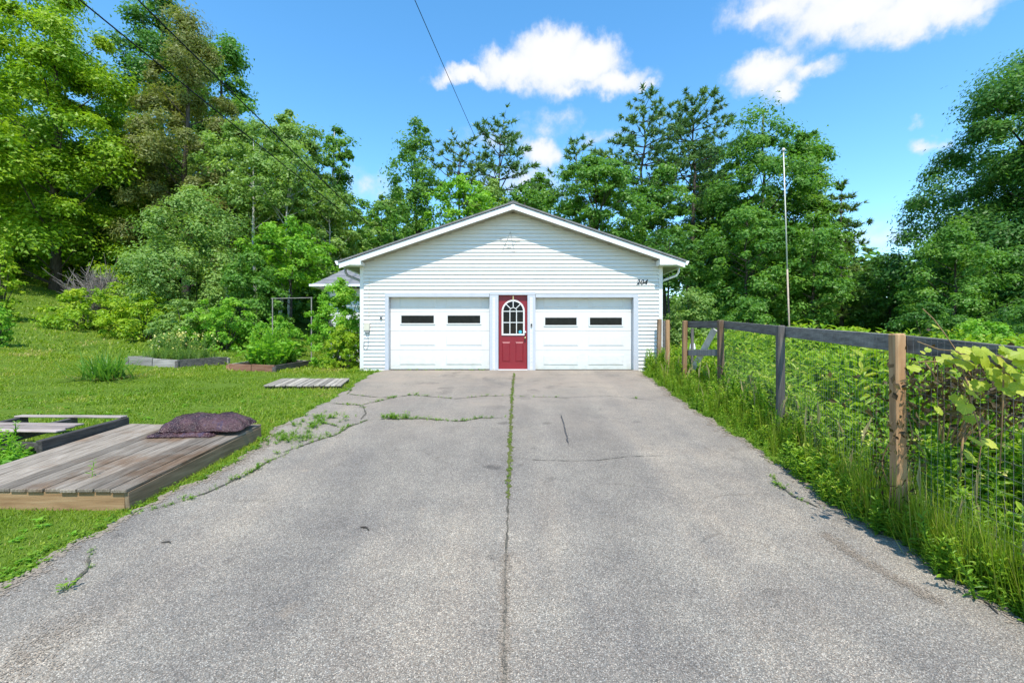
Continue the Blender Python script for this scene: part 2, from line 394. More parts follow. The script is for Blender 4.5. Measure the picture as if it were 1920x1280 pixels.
M_tar = crackmat('tar', (.05, .05, .052), (.075, .074, .074), (.11, .108, .105))
def groundmat():
    m, nt, b = nmat('ground', .95, .1)
    n = tex(nt, 'Object', 'Noise', 1.3, 7, .65); n2 = tex(nt, 'Object', 'Noise', 18, 4, .7)
    c = mixc(nt, .5, ramp(nt, n, [(.3, (.07, .12, .012)), (.55, (.12, .19, .02)), (.75, (.18, .21, .035))]),
             ramp(nt, n2, [(.3, (.035, .06, .01)), (.6, (.10, .17, .02)), (.8, (.17, .16, .06))]))
    nt.links.new(c, b.inputs['Base Color']); bump(nt, b, n2, .6, .04); return m
M_ground = groundmat()

# ------------------------------------------------------------------ ground, drive
def axis(parts):
    out = []
    for a, b, n in parts: out += list(np.linspace(a, b, n, endpoint=False))
    return np.array(out + [parts[-1][1]])
def build_ground():
    xs = axis([(-400, -60, 12), (-60, -16, 30), (-16, 16, 80), (16, 60, 16), (60, 400, 10)])
    ys = axis([(-60, 0, 12), (0, W, 40), (W, 40, 44), (40, 100, 16), (100, 700, 12)])
    X, Y = np.meshgrid(xs, ys); Z = ground(X, Y)
    rg = np.random.default_rng(2)
    Z = Z + np.where((X < -4.5) | (X > 4.8), rg.normal(0, .018, X.shape), 0) * (np.abs(X) < 50)
    V = np.stack([X.ravel(), Y.ravel(), Z.ravel()], 1); nx = len(xs)
    i, j = np.meshgrid(np.arange(len(ys) - 1), np.arange(nx - 1), indexing='ij')
    a = (i * nx + j).ravel(); Fs = np.stack([a, a + 1, a + nx + 1, a + nx], 1)
    o = link('ground', np_mesh('ground', V, Fs, M_ground, smooth=True)); tag(o, kind='structure')
build_ground()

LE = [(-8, -3.45), (0, -3.4), (2.95, -3.32), (3.65, -3.42), (4.17, -3.35), (4.6, -3.30), (5.75, -3.22), (6.4, -3.45), (7.1, -3.50), (8.4, -3.5), (9.3, -3.5), (11.6, -3.66), (12.5, -3.55)]
RE = [(-8, 3.0), (0, 3.02), (2.7, 3.04), (3.1, 3.0), (4.3, 3.02), (5.5, 3.1), (6.9, 3.15), (8.1, 3.15), (9.6, 3.27), (11.9, 3.42), (12.5, 3.5)]
def edge(tbl, y): return np.interp(y, [t[0] for t in tbl], [t[1] for t in tbl])
def wob(y, s): return .035 * np.sin(y * 5.1 + s) + .025 * np.sin(y * 11.7 + 2 * s) + .018 * np.sin(y * 23.3 + 3 * s) + .012 * np.sin(y * 47 + s)
DZ = .028
def build_drive():
    ys = np.concatenate([np.linspace(-8, 1, 40), np.linspace(1.05, 12.52, 330)])
    l = edge(LE, ys) + wob(ys, 1); r = edge(RE, ys) + wob(ys, 2.3)
    n = 24; t = np.linspace(0, 1, n)
    X = l[:, None] * (1 - t) + r[:, None] * t; Y = np.repeat(ys[:, None], n, 1)
    Z = .087 * (Y - W) + DZ
    Z[:, 0] -= .022; Z[:, -1] -= .022
    X[:, 1] = X[:, 0] + .03; X[:, -2] = X[:, -1] - .03
    V = np.stack([X.ravel(), Y.ravel(), Z.ravel()], 1)
    lo = len(V); S = np.concatenate([np.stack([l - .01, ys, .087 * (ys - W) - .05], 1), np.stack([r + .01, ys, .087 * (ys - W) - .05], 1)]); V = np.concatenate([V, S])
    i, j = np.meshgrid(np.arange(len(ys) - 1), np.arange(n - 1), indexing='ij')
    a = (i * n + j).ravel(); Fs = [np.stack([a, a + 1, a + n + 1, a + n], 1)]
    k = np.arange(len(ys) - 1); m = len(ys)
    Fs.append(np.stack([k * n, k * n + n, lo + k + 1, lo + k], 1)); Fs.append(np.stack([k * n + n - 1, lo + m + k, lo + m + k + 1, k * n + 2 * n - 1], 1))
    o = link('driveway', np_mesh('driveway', V, np.concatenate(Fs), M_asphalt)); tag(o, kind='structure')
build_drive()
def D(px, py, lift=DZ):
    """point on the drive under a photograph pixel"""
    k = (CZ - lift + .087 * W); y = k * F / (py - 640 + .087 * F)
    return Vector(((px - 960) / F * y, y, .087 * (y - W) + lift))
def resample(pts, step):
    out = []
    for a, b in zip(pts[:-1], pts[1:]):
        n = max(1, int((b - a).length / step))
        out += [a.lerp(b, i / n) for i in range(n)]
    return out + [pts[-1]]
strip_level = [0]
def ribbon(name, pix, w, mat, seed, rough=.5, kind='structure'):
    """a crack or drift lying in the surface of the drive"""
    strip_level[0] += 1
    rg = random.Random(seed); lift = DZ + .004 + .0004 * strip_level[0]
    pts = resample([D(x, y, lift) for x, y in pix], .05)
    V = []
    for i, p in enumerate(pts):
        d = (pts[min(i + 1, len(pts) - 1)] - pts[max(0, i - 1)]).normalized(); s = Vector((d.y, -d.x, 0)).normalized()
        ww = w * (1 + rough * (rg.random() * 2 - 1)) * min(1, (min(i, len(pts) - 1 - i) + .3) / 3)
        off = s * rg.uniform(-.5, .5) * w * .8
        V += [p + off - s * ww / 2, p + off + s * ww / 2]
    fs = [(2 * i, 2 * i + 1, 2 * i + 3, 2 * i + 2) for i in range(len(pts) - 1)]
    m = MB(); m.add(V, fs); o = m.build(name, mat); tag(o, kind=kind); return pts

seam = [(964, 699), (960, 740), (958, 790), (956, 850), (953, 920), (951, 1000), (948, 1080), (946, 1180), (944, 1330)]
CR = []; CW = []
ribbon('driveway_seam', seam[4:], .014, M_crack, 2, .8)
CR += [(p, .6) for p in ribbon('driveway_seam', seam[:5], .028, M_crack, 1) if p.y > 4.2]
ribbon('moss', [(964, 699), (960, 740), (958, 790), (956, 850), (954, 900), (953, 935)], .045, M_moss, 21, .9, 'stuff')
SANDS = [([(948, 1040), (947, 1100), (946, 1180), (944, 1330)], .018, 900, .006)]
cracks = [([(651, 738), (693, 743), (736, 745), (767, 740), (797, 742), (855, 747), (905, 742), (959, 741)], .05, .5),
          ([(616, 755), (674, 759), (712, 751), (736, 745)], .05, .5), ([(680, 759), (686, 775), (676, 786)], .04, .3),
          ([(520, 850), (558, 838), (590, 826), (628, 815), (655, 799), (690, 786), (736, 785), (790, 784), (859, 789), (905, 783), (956, 782)], .05, 1.0),
          ([(961, 858), (1021, 862), (1080, 863), (1120, 862), (1175, 855), (1250, 853)], .018, 0), ([(965, 742), (1060, 745), (1136, 741), (1230, 750)], .03, .3),
          ([(975, 720), (1098, 716), (1175, 718)], .02, 0), ([(292, 952), (340, 938), (394, 920), (430, 903), (469, 885), (500, 865), (540, 849)], .035, 1.0),
          ([(110, 1112), (140, 1090), (165, 1062), (170, 1032)], .03, .7), ([(1448, 889), (1460, 908), (1488, 930), (1515, 940), (1545, 955)], .035, .9),
          ([(620, 716), (660, 730), (651, 738)], .03, .2), ([(560, 795), (600, 790), (640, 800)], .03, .6)]
for i, (c, w, g) in enumerate(cracks):
    pts = ribbon('driveway_crack', c, w * .5, M_crack, 40 + i, .9)
    CR += [(p, g) for p in pts]; CW += [(p, g) for p in pts]
ribbon('tar_strip', [(1052, 776), (1058, 800), (1066, 832)], .018, M_tar, 80, .3)
SANDS += [([(1545, 1000), (1600, 1040), (1680, 1085), (1760, 1130)], .03, 1500, .0055), ([(30, 1240), (90, 1190), (150, 1160)], .09, 400, .006), ([(0, 1290), (60, 1230)], .12, 300, .006)]
def grains():
    """loose sand lying along the seam, the worn line and both edges"""
    rg = np.random.default_rng(17); P_ = []; S = []
    for pix, spread, n, s in SANDS:
        pts = resample([D(x, y) for x, y in pix], .02); k = rg.integers(0, len(pts), n); q = np.array([[*p] for p in pts])[k]
        q[:, :2] += rg.normal(size=(n, 2)) * spread * np.array([1, .5]); P_.append(q); S.append(s * rg.uniform(.4, 1.3, n))
    for tbl, ph, y0, y1, sgn in ((RE, 2.3, .6, 11.8, 1), (LE, 1, .6, 7, -1)):
        n = 3200; y = y0 + (y1 - y0) * rg.random(n) ** 1.5; w = .02 + .05 * np.abs(np.sin(y * 1.3 + ph)); x = edge(tbl, y) + wob(y, ph) - sgn * (np.abs(rg.normal(size=n)) * w - .01)
        P_.append(np.stack([x, y, .087 * (y - W) + DZ], 1)); S.append(rg.uniform(.004, .013, n) * (1 + .1 * y))
    P_ = np.concatenate(P_); S = np.concatenate(S); P_[:, 2] = .087 * (P_[:, 1] - W) + DZ + .004
    n = len(P_); a = rg.random(n) * 6.3; V = np.zeros((n, 4, 3))
    for k in range(4):
        t = a + k * 1.5708 + rg.normal(size=n) * .25; V[:, k] = P_ + np.stack([np.cos(t) * S, np.sin(t) * S, .087 * np.sin(t) * S + .0012 * (k % 2)], 1)
    tag(link('sand', np_mesh('sand', V.reshape(-1, 3), (np.arange(n) * 4)[:, None] + [0, 1, 2, 3], M_sand)), 'loose pale sand along the edges and seam of the driveway', 'sand', kind='stuff')
grains()

# ------------------------------------------------------------------ garage
def px2x(px): return (px - 960) * W / F
def px2z(py): return CZ + (640 - py) * W / F
OV = .38                                                # roof overhang at the gable
XL, XR, XC = -4.17, 4.13, .03
ZR, SL = 4.50, .339                                     # ridge height of the fascia top and roof slope
EXL, EXR = -4.62, 4.62
def zroof(x): return ZR - SL * abs(x - XC)
gar = thing('garage', (0, W, 0), 'white vinyl sided gable garage with two overhead doors and a red door', 'garage')
DEEP = 8.5
def build_garage():
    wall_top = lambda x: zroof(x) - .14
    # structural shell behind the boards
    core = MB()
    zt = px2z(552)
    ol, orr, el, er, rl, rr = px2x(725), px2x(923), px2x(932), px2x(991), px2x(1000), px2x(1192)
    core.prism([(XL, zt), (XR, zt), (XR, wall_top(XR)), (XC, wall_top(XC)), (XL, wall_top(XL))], W + .03, W + .12)
    for a, b in ((XL, ol), (orr, el), (er, rl), (rr, XR)): core.box(a, b, W + .03, W + .12, -.25, zt - .001)
    core.build('wall', M_white, gar)
    side = MB(); side.box(XL, XL + .12, W + .121, W + DEEP, -.25, wall_top(XL)); side.box(XR - .12, XR, W + .121, W + DEEP, -.25, wall_top(XR)); side.box(XL + .121, XR - .121, W + DEEP - .12, W + DEEP, -.25, 2.6)
    side.build('wall', M_white, gar)
    for s, X in ((-1, XL), (1, XR)):                     # side boards, seen only from a step aside
        m = MB(); k = 0
        while -.02 + k * .103 < wall_top(XL) - .1:
            z = -.02 + k * .103
            m.add([(X + s * .018, W + .1, z), (X + s * .018, W + DEEP, z), (X + s * .004, W + DEEP, z + .103), (X + s * .004, W + .1, z + .103)], [(0, 1, 2, 3)])
            m.add([(X, W + .1, z), (X, W + DEEP, z), (X + s * .018, W + DEEP, z), (X + s * .018, W + .1, z)], [(0, 1, 2, 3)]); k += 1
        tag(m.build('side_siding', M_white, gar), kind='stuff')
    # front boards, one object per course and stretch
    z0 = -.02; zt2 = px2z(549.5); pitch = (zt2 - z0) / 21
    def board(x0, x1, x0t, x1t, z, h):
        m = MB(); yb, yt = W - .012, W + .018
        m.add([(x0, yb, z), (x1, yb, z), (x1t, yt, z + h), (x0t, yt, z + h),
               (x0, W + .029, z), (x1, W + .029, z), (x1t, W + .029, z + h), (x0t, W + .029, z + h),
               (x0, yb, z + .012), (x1, yb, z + .012)],
              [(0, 1, 9, 8), (8, 9, 2, 3), (5, 4, 7, 6), (1, 0, 4, 5), (3, 2, 6, 7), (0, 8, 3, 7, 4), (9, 1, 5, 6, 2)])
        m.build('siding_board', M_white, gar)
    for k in range(21):
        z = z0 + k * pitch
        board(XL + .085, px2x(721.5), XL + .085, px2x(721.5), z, pitch - .002)
        board(px2x(1197), XR - .085, px2x(1197), XR - .085, z, pitch - .002)
    z = zt2
    while z < wall_top(XC) - .06:
        def ext(zz):
            r = (wall_top(XC) - zz) / SL
            return max(XL + .085, XC - r), min(XR - .085, XC + r)
        a, b = ext(z); h = min(pitch - .002, wall_top(XC) - z - .01); c, d = ext(z + h)
        board(a, b, c, d, z, h); z += pitch
    for x0, x1 in ((XL - .02, XL + .084), (XR - .084, XR + .02)):
        m = MB(); m.box(x0, x1, W - .012, W + .10, -.06, wall_top(XL) - .02); m.build('corner_board', M_white, gar, .004)
    # casings of the openings
    yF = W - .022
    cas = [(px2x(721.5), px2x(729), -.05, px2z(557), .17), (px2x(1187.5), px2x(1197), -.05, px2z(558), .17)]
    for x0, x1, a, b, d in cas:
        m = MB(); m.box(x0, x1, yF, W + d + .05, a, b); m.build('door_casing', M_trim, gar, .004)
    for x0, x1, a, b in ((px2x(721.5), px2x(917.5), px2z(557) + .002, px2z(550)), (px2x(918), px2x(1004), px2z(553), px2z(547.5)), (px2x(1004.5), px2x(1197), px2z(558) + .002, px2z(551))):
        m = MB(); m.box(x0, x1, yF, W + .2, a, b); m.build('door_casing', M_trim, gar, .004)
    for x0, x1 in ((px2x(918), px2x(934.5)), (px2x(989), px2x(1004))):
        m = MB(); m.box(x0, x1, yF + .003, W + .21, -.05, px2z(553) - .002); p = m.build('door_post', M_trim, gar, .004)
        xm = (px2x(926) if x0 < 0 else px2x(996)); m = MB(); m.box(xm - .035, xm + .035, yF - .006, yF + .002, -.03, 2.02); m.build('vent_strip', M_white, p)
        m = MB()
        for i in range(20):
            z = .04 + i * .1
            m.box(xm - .008, xm + .008, yF - .009, yF - .0065, z, z + .018)
        tag(m.build('vent_holes', M_grey, p), kind='stuff')
    # overhead doors
    for (x0, x1, zb, wins, wz) in ((px2x(729), px2x(917.8), px2z(692.5), ((747.5, 814), (835.5, 902)), (588.5, 608)), (px2x(1004.2), px2x(1187.4), px2z(693), ((1020.5, 1085), (1105.5, 1171)), (592.5, 611.5))):
        yd = W + .17; top = px2z(547); hs = (top - zb) / 4
        dr = bpy.data.objects.new('garage_door', None); C.objects.link(dr); dr.parent = gar; dr.location = (0, .17, 0)
        cols = [(px2x(w[0]) , px2x(w[1])) for w in wins]
        for k in range(4):
            m = MB(); za, zc = zb + k * hs + .003, zb + (k + 1) * hs - .003
            m.box(x0 + .004, x1 - .004, yd, yd + .045, za, zc)
            if k != 2:
                for c0, c1 in cols:
                    a, b = za + .11, zc - .11
                    m.add([(c0 - .02, yd, a), (c1 + .02, yd, a), (c1 + .02, yd, b), (c0 - .02, yd, b), (c0 + .02, yd - .013, a + .03), (c1 - .02, yd - .013, a + .03), (c1 - .02, yd - .013, b - .03), (c0 + .02, yd - .013, b - .03)],
                          [(0, 1, 5, 4), (1, 2, 6, 5), (2, 3, 7, 6), (3, 0, 4, 7), (4, 5, 6, 7)])
            m.build('door_section', M_white, dr)
            if k == 2:
                for c0, c1 in cols:
                    a, b = px2z(wz[1]), px2z(wz[0]); t = .035
                    m = MB(); m.box(c0, c1, yd - .02, yd - .001, a, a + t); m.box(c0, c1, yd - .02, yd - .001, b - t, b)
                    m.box(c0, c0 + t, yd - .02, yd - .001, a + t, b - t); m.box(c1 - t, c1, yd - .02, yd - .001, a + t, b - t)
                    m.build('window_frame', M_white, dr, .003)
                    m = MB(); m.box(c0 + t, c1 - t, yd - .007, yd - .001, a + t, b - t); m.build('pane', M_glass, dr)
        m = MB(); m.box(x0, x1, yd + .005, yd + .04, zb - .07, zb + .002); m.build('under_door_gap', M_dark, dr)  # dark strip painted in for the shaded gap below the door
    # red entry door
    x0, x1, zb, zt = px2x(935), px2x(988.6), px2z(692), px2z(553.5); yd = W + .075
    ed = bpy.data.objects.new('entry_door', None); C.objects.link(ed); ed.parent = gar; ed.location = (0, .07, 0)
    m = MB(); m.box(x0, x1, yd, yd + .045, zb, zt); m.build('door_slab', M_red, ed)
    m = MB(); m.box(x0 - .006, x1 + .006, W - .03, yd + .05, zb - .045, zb - .003); m.build('door_sill', M_metalw, ed)
    wx0, wx1, wz0, wz1 = px2x(940.5), px2x(984), px2z(628.5), px2z(561.5); r = (wx1 - wx0) / 2; cx = (wx0 + wx1) / 2; cz = wz1 - r
    def arch(rr, zlo, x_in, n=18):
        return [(cx - rr, zlo)] + [(cx - rr * math.cos(math.pi * i / n), cz + rr * math.sin(math.pi * i / n)) for i in range(n + 1)] + [(cx + rr, zlo)]
    outer, inner = arch(r, wz0, 0), arch(r - .045, wz0 + .045, 0)
    m = MB(); n = len(outer)
    vs = [(x, yd - .022, z) for x, z in outer] + [(x, yd - .022, z) for x, z in inner] + [(x, yd - .001, z) for x, z in outer] + [(x, yd - .001, z) for x, z in inner]
    fs = []
    for i in range(n):
        j = (i + 1) % n; fs += [(i, j, n + j, n + i), (i, 2 * n + i, 2 * n + j, j), (n + i, n + j, 3 * n + j, 3 * n + i)]
    m.add(vs, fs); m.build('window_frame', M_white, ed)
    m = MB(); m.prism(arch(r - .04, wz0 + .04, 0), yd - .006, yd - .001); m.build('pane', M_glass, ed)
    ri = r - .045
    bars = [((cx - ri, cz), (cx + ri, cz)), ((cx - ri, (cz + wz0 + .045) / 2), (cx + ri, (cz + wz0 + .045) / 2))] + [((cx + s * ri / 3, wz0 + .04), (cx + s * ri / 3, cz)) for s in (-1, 1)]
    for a in (45, 90, 135):
        c_, s_ = math.cos(math.radians(a)), math.sin(math.radians(a)); bars.append(((cx + c_ * ri * .36, cz + s_ * ri * .36), (cx + c_ * ri, cz + s_ * ri)))
    for i, (a, b) in enumerate(bars):
        m = MB(); m.bar((a[0], yd - .012 - .0004 * i, a[1]), (b[0], yd - .012 - .0004 * i, b[1]), .022, .022, (0, 1, 0)); m.build('glazing_bar', M_white, ed)
    m = MB(); m.tube([(cx - .36 * ri * math.cos(math.pi * i / 10), yd - .012, cz + .36 * ri * math.sin(math.pi * i / 10)) for i in range(11)], .011, 5); m.build('glazing_bar', M_white, ed)
    for a0, a1 in ((941.5, 956.5), (966.5, 981.5)):
        a, b, c, d = px2x(a0), px2x(a1), px2z(678.5), px2z(641); m = MB()
        m.add([(a, yd, c), (b, yd, c), (b, yd, d), (a, yd, d), (a + .025, yd - .014, c + .03), (b - .025, yd - .014, c + .03), (b - .025, yd - .014, d - .03), (a + .025, yd - .014, d - .03)],
              [(0, 1, 5, 4), (1, 2, 6, 5), (2, 3, 7, 6), (3, 0, 4, 7), (4, 5, 6, 7)])
        m.build('raised_panel', M_red, ed)
    def knob(name, px, py, rr, mat):
        x, z = px2x(px), px2z(py); m = MB()
        m.tube([(x, yd - .001, z), (x, yd - .02, z), (x, yd - .022, z), (x, yd - .045, z), (x, yd - .06, z), (x, yd - .07, z)], [rr * .9, rr * .9, rr * .45, rr * .8, rr, rr * .6], 12); m.build(name, mat, ed, smooth=True)
    knob('door_knob', 984.6, 633.5, .032, M_brass); knob('deadbolt', 985, 622.5, .026, M_metalw)
    m = MB(); m.box(cx - .012, cx + .012, yd - .012, yd - .001, px2z(561), px2z(554.5)); m.box(cx - .02, cx + .02, yd - .03, yd - .0125, px2z(561) , px2z(560)); m.build('wreath_hook', M_brass, ed)
    m = MB(); sx, sz = px2x(975.6), px2z(622)
    m.tube([(sx, yd - .009, sz), (sx, yd - .0065, sz)], .045, 14); m.build('sticker', M_teal, ed)
    # roof
    yf, yb = W - OV, W + DEEP + .35
    th = .045
    for s, xe in ((-1, EXL - .03), (1, EXR + .03)):
        z1 = zroof(xe); m = MB()
        m.add([(XC, yf - .03, ZR), (xe, yf - .03, z1), (xe, yb, z1), (XC, yb, ZR), (XC, yf - .03, ZR + th), (xe, yf - .03, z1 + th), (xe, yb, z1 + th), (XC, yb, ZR + th)],
              [(0, 1, 5, 4), (1, 2, 6, 5), (2, 3, 7, 6), (0, 3, 2, 1), (4, 5, 6, 7), (3, 0, 4, 7)])
        rf = m.build('roof', M_shingle, gar)
        xe2 = EXL if s < 0 else EXR; z2 = zroof(xe2)
        m = MB(); g = .018
        m.add([(XC, yf, ZR - g), (xe2, yf, z2 - g), (xe2, yf, z2 - .155), (XC, yf, ZR - .155), (XC, yf + .03, ZR - g), (xe2, yf + .03, z2 - g), (xe2, yf + .03, z2 - .155), (XC, yf + .03, ZR - .155)],
              [(0, 1, 2, 3), (4, 7, 6, 5), (0, 4, 5, 1), (3, 2, 6, 7), (1, 5, 6, 2), (0, 3, 7, 4)])
        m.build('fascia', M_metalw, gar)
        # gable soffit and eave return box
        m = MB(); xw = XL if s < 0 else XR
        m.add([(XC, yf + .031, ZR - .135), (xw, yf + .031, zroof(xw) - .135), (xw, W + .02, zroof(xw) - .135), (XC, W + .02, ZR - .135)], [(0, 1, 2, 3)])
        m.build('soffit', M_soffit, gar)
        zb = 2.86; xi = XL + .12 if s < 0 else XR - .17
        m = MB(); m.prism([(xi, zb), (xe2 - s * .002, zb), (xe2 - s * .002, max(zb + .02, z2 - .156)), (xi, zroof(xi) - .156)], yf + .004, W - .024); m.build('eave_return', M_metalw, gar)
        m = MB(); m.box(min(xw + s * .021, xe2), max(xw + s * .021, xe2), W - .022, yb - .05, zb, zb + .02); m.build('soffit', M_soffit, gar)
        # gutter and downspout
        gx = xe2; gl = MB()
        prof = [(0, -.02), (0, .09), (s * .115, .09), (s * .115, .06), (s * .08, .0), (s * .075, -.02)]
        n = len(prof); y0, y1 = yf + .02, yb - .1
        gl.prism([(gx + s * .004 + a, zb + .015 + b) for a, b in prof], y0, y1); gl.build('gutter', M_metalw, gar)
        m = MB(); gy = W + .25
        xx = gx + s * .06
        m.tube([(xx, gy, zb), (xx, gy, zb - .10), (xx - s * .06, gy, zb - .2), (xw + s * .10, gy, zb - .34), (xw + s * .06, gy, zb - .42), (xw + s * .06, gy, .1)], .036, 8); m.build('downspout', M_metalw if s > 0 else M_grey, gar, smooth=True)
    m = MB(); m.prism([(XC - .14, ZR + th - .045), (XC, ZR + th + .004), (XC + .14, ZR + th - .045), (XC + .14, ZR + th - .03), (XC, ZR + th + .02), (XC - .14, ZR + th - .03)], yf - .035, yb); m.build('ridge_cap', M_shingle, gar)
    m = MB(); m.box(px2x(962) - .05, px2x(962) + .05, yf - .012, yf - .001, ZR - .17, ZR - .03); m.build('fascia_joint_cap', M_metalw, gar)
    m = MB(); m.box(XL - .02, XR + .02, W - .06, W + .12, -.45, -.055); m.build('footing', M_concrete, gar)
    m = MB(); m.box(XL + .13, XR - .13, W + .125, W + DEEP - .13, -.2, -.07); m.build('garage_floor', M_concrete, gar)
build_garage()

def small_fittings():
    # house number
    cu = bpy.data.curves.new('numerals', 'FONT'); cu.body = '204'; cu.size = .20; cu.extrude = .008; cu.shear = .28; cu.offset = .003; cu.space_character = 1.02
    ob = bpy.data.objects.new('numerals', cu); me = bpy.data.meshes.new_from_object(ob); bpy.data.objects.remove(ob)
    me.materials.append(M_black); me.name = 'house_number'
    o = link('house_number', me); o.rotation_euler = (math.pi / 2, 0, 0); o.location = (px2x(1192.5), W - .012, px2z(533.5))
    tag(o, 'black slanted numerals 204 on the siding below the right eave', 'house number')
    # wire star
    st = thing('hanging_star', (px2x(955), W - .03, px2z(455)), 'thin wire star decoration hung high in the gable', 'star decoration')
    R = .29; pts = [Vector((math.sin(k * 4 * math.pi / 5 + .1) * R, 0, math.cos(k * 4 * math.pi / 5 + .1) * R)) for k in range(5)]
    c0 = wloc(st)
    for k in range(5):
        m = MB(); a, b = c0 + pts[k], c0 + pts[(k + 1) % 5]; dy = Vector((0, .004 * k - .008, 0)); m.tube([a + dy, b + dy], .005, 5); m.build('star_wire', M_grey, st)
    m = MB()
    for k in range(5):
        for t in (.0, .17, .33, .5, .67, .83):
            p = c0 + pts[k].lerp(pts[(k + 1) % 5], t); m.box(p.x - .007, p.x + .007, p.y - .016, p.y - .009, p.z - .007, p.z + .007)
    tag(m.build('light_bulbs', M_beige, st), kind='stuff')
    # outlet box and loose cord
    ob = thing('outlet_box', (px2x(689), W, px2z(613)), 'beige weatherproof outlet box on siding left of the left garage door', 'outlet box')
    x, z = px2x(689), px2z(613); m = MB(); m.box(x - .075, x + .075, W - .075, W - .001, z - .1, z + .115); m.build('cover', M_beige, ob, .008)
    m = MB(); m.box(x - .05, x + .06, W - .065, W - .012, z - .16, z - .1005); m.build('lower_flap', M_grey, ob, .006)
    cd = MB(); cd.tube([(x + .02, W - .05, z - .16), (x + .03, W - .035, z - .35), (x + .02, W - .03, z - .55), (x - .05, W - .03, z - .63), (x - .1, W - .03, z - .55), (x - .08, W - .03, z - .4)], .007, 5)
    tag(cd.build('loose_cord', M_grey), 'thin grey cord dangling from the beige outlet box', 'cord')
    m = MB(); m.tube([(x + .04, W - .02, z + .12), (x + .045, W - .018, z + .7), (x + .06, W - .018, 2.56)], .006, 5)
    tag(m.build('feed_cable', M_beige), 'thin pale cable running up the siding above the outlet box', 'cable')
    k = thing('keypad', (px2x(716), W, px2z(595)), 'small grey keypad on siding beside the left garage door casing', 'keypad')
    x, z = px2x(715), px2z(595); m = MB(); m.box(x - .03, x + .03, W - .04, W - .001, z - .055, z + .06); m.build('keypad_body', M_grey, k, .006)
    m = MB(); m.box(x - .02, x + .02, W - .046, W - .0405, z - .04, z + .01); m.build('buttons', M_black, k)
    d = thing('doorbell', (px2x(996), W - .03, px2z(610)), 'narrow black doorbell button on the post right of the red door', 'doorbell')
    x, z = px2x(996.3), px2z(610); m = MB(); m.box(x - .02, x + .02, W - .055, W - .029, z - .045, z + .045); m.build('doorbell_case', M_black, d, .005)
    m = MB(); m.tube([(x, W - .06, z - .015), (x, W - .0555, z - .015)], .011, 10); m.build('button', M_grey, d)
small_fittings()

def build_house_wing():
    Y = 16.6
    s = Y / F
    x0 = (586 - 960) * s; zE = CZ + (640 - 533) * s; zb = CZ + (640 - 537.5) * s
    h = thing('house', (-5.6, Y + 3, 0), 'lower grey shingled wing of the house behind the garage', 'house')
    xr = XL - .2; yb = Y + 9
    m = MB(); m.box(x0 + .45, xr, Y + .45, yb - .45, -.2, zb - .01); m.build('wall', M_white, h)
    rise = 2.3; run = 2.9
    A, B, Cc, Dd = (x0, Y, zE), (xr, Y, zE), (xr, yb, zE), (x0, yb, zE)
    R1, R2 = (x0 + run, Y + run, zE + rise), (x0 + run, yb - run, zE + rise)
    # rows of shingles on the hip that faces the drive and on the left slope
    m = MB(); n = 13
    for k in range(n):
        t0, t1 = k / n, (k + 1) / n
        for lo, hi in (((A, R1), (B, (xr, R1[1], R1[2]))), ((Dd, R2), (A, R1))):
            a0, a1 = Vector(lo[0]).lerp(Vector(lo[1]), t0), Vector(lo[0]).lerp(Vector(lo[1]), t1); b0, b1 = Vector(hi[0]).lerp(Vector(hi[1]), t0), Vector(hi[0]).lerp(Vector(hi[1]), t1)
            u = Vector((0, 0, .018)); m.add([a0 + u, b0 + u, b1, a1, a0, b0], [(0, 1, 2, 3), (4, 5, 1, 0)])
    m.add([A, B, Cc, Dd], [(0, 1, 2, 3)]); m.build('roof', M_shingle, h)
    m = MB(); m.box(x0 - .09, xr, Y - .1, Y - .005, zb, zE - .004); m.build('gutter', M_metalw, h, .01)
    m = MB(); m.box(x0 - .1, x0 - .006, Y - .004, yb, zb, zE - .004); m.build('gutter', M_metalw, h, .01)
build_house_wing()

# ------------------------------------------------------------------ timber things on the lawn
def build_deck():
    xr, xl, y0, y1 = -3.49, -5.34, 4.15, 6.36
    zt = lambda y: -.525 + (y - 4.15) * .085
    d = thing('deck_platform', (-4.4, 5.2, gz(-4.4, 5.2)), 'low weathered plank platform at the left edge of the driveway', 'wooden platform')
    n = 12; pw = (xr - xl) / n
    for k in range(n):
        a, b = xl + k * pw + .006, xl + (k + 1) * pw - .006; j = rnd.uniform(-.003, .003); e = rnd.uniform(-.012, .012)
        ya, yb_ = y0 - .02 + e, y1 + rnd.uniform(-.02, .02)
        m = MB(); m.add([(a, ya, zt(ya) - .032 + j), (b, ya, zt(ya) - .032 + j), (b, yb_, zt(yb_) - .032 + j), (a, yb_, zt(yb_) - .032 + j),
                         (a, ya, zt(ya) + j), (b, ya, zt(ya) + j), (b, yb_, zt(yb_) + j), (a, yb_, zt(yb_) + j)], [(0,3,2,1),(4,5,6,7),(0,1,5,4),(1,2,6,5),(2,3,7,6),(3,0,4,7)])
        m.build('plank', M_deck, d, .005)
    m = MB(); m.box(xl + .02, xr - .045, y0 + .0, y0 + .04, zt(y0) - .255, zt(y0) - .037); m.build('front_board', M_deckface, d, .003)
    for x in (xl + .04, xr - .04):
        a, b = Vector((x + .018, y0 + .0, zt(y0) - .12)), Vector((x + .018, y1 - .02, zt(y1) - .12)); m = MB(); m.bar(a, b, .04, .165); m.build('side_board', M_decksd, d, .003)
    for yy in (5.0, 5.8):
        m = MB(); m.box(xl + .09, xr - .06, yy, yy + .04, zt(yy) - .19, zt(yy) - .038); m.build('joist', M_decksd, d)
    return zt
ztop = build_deck()

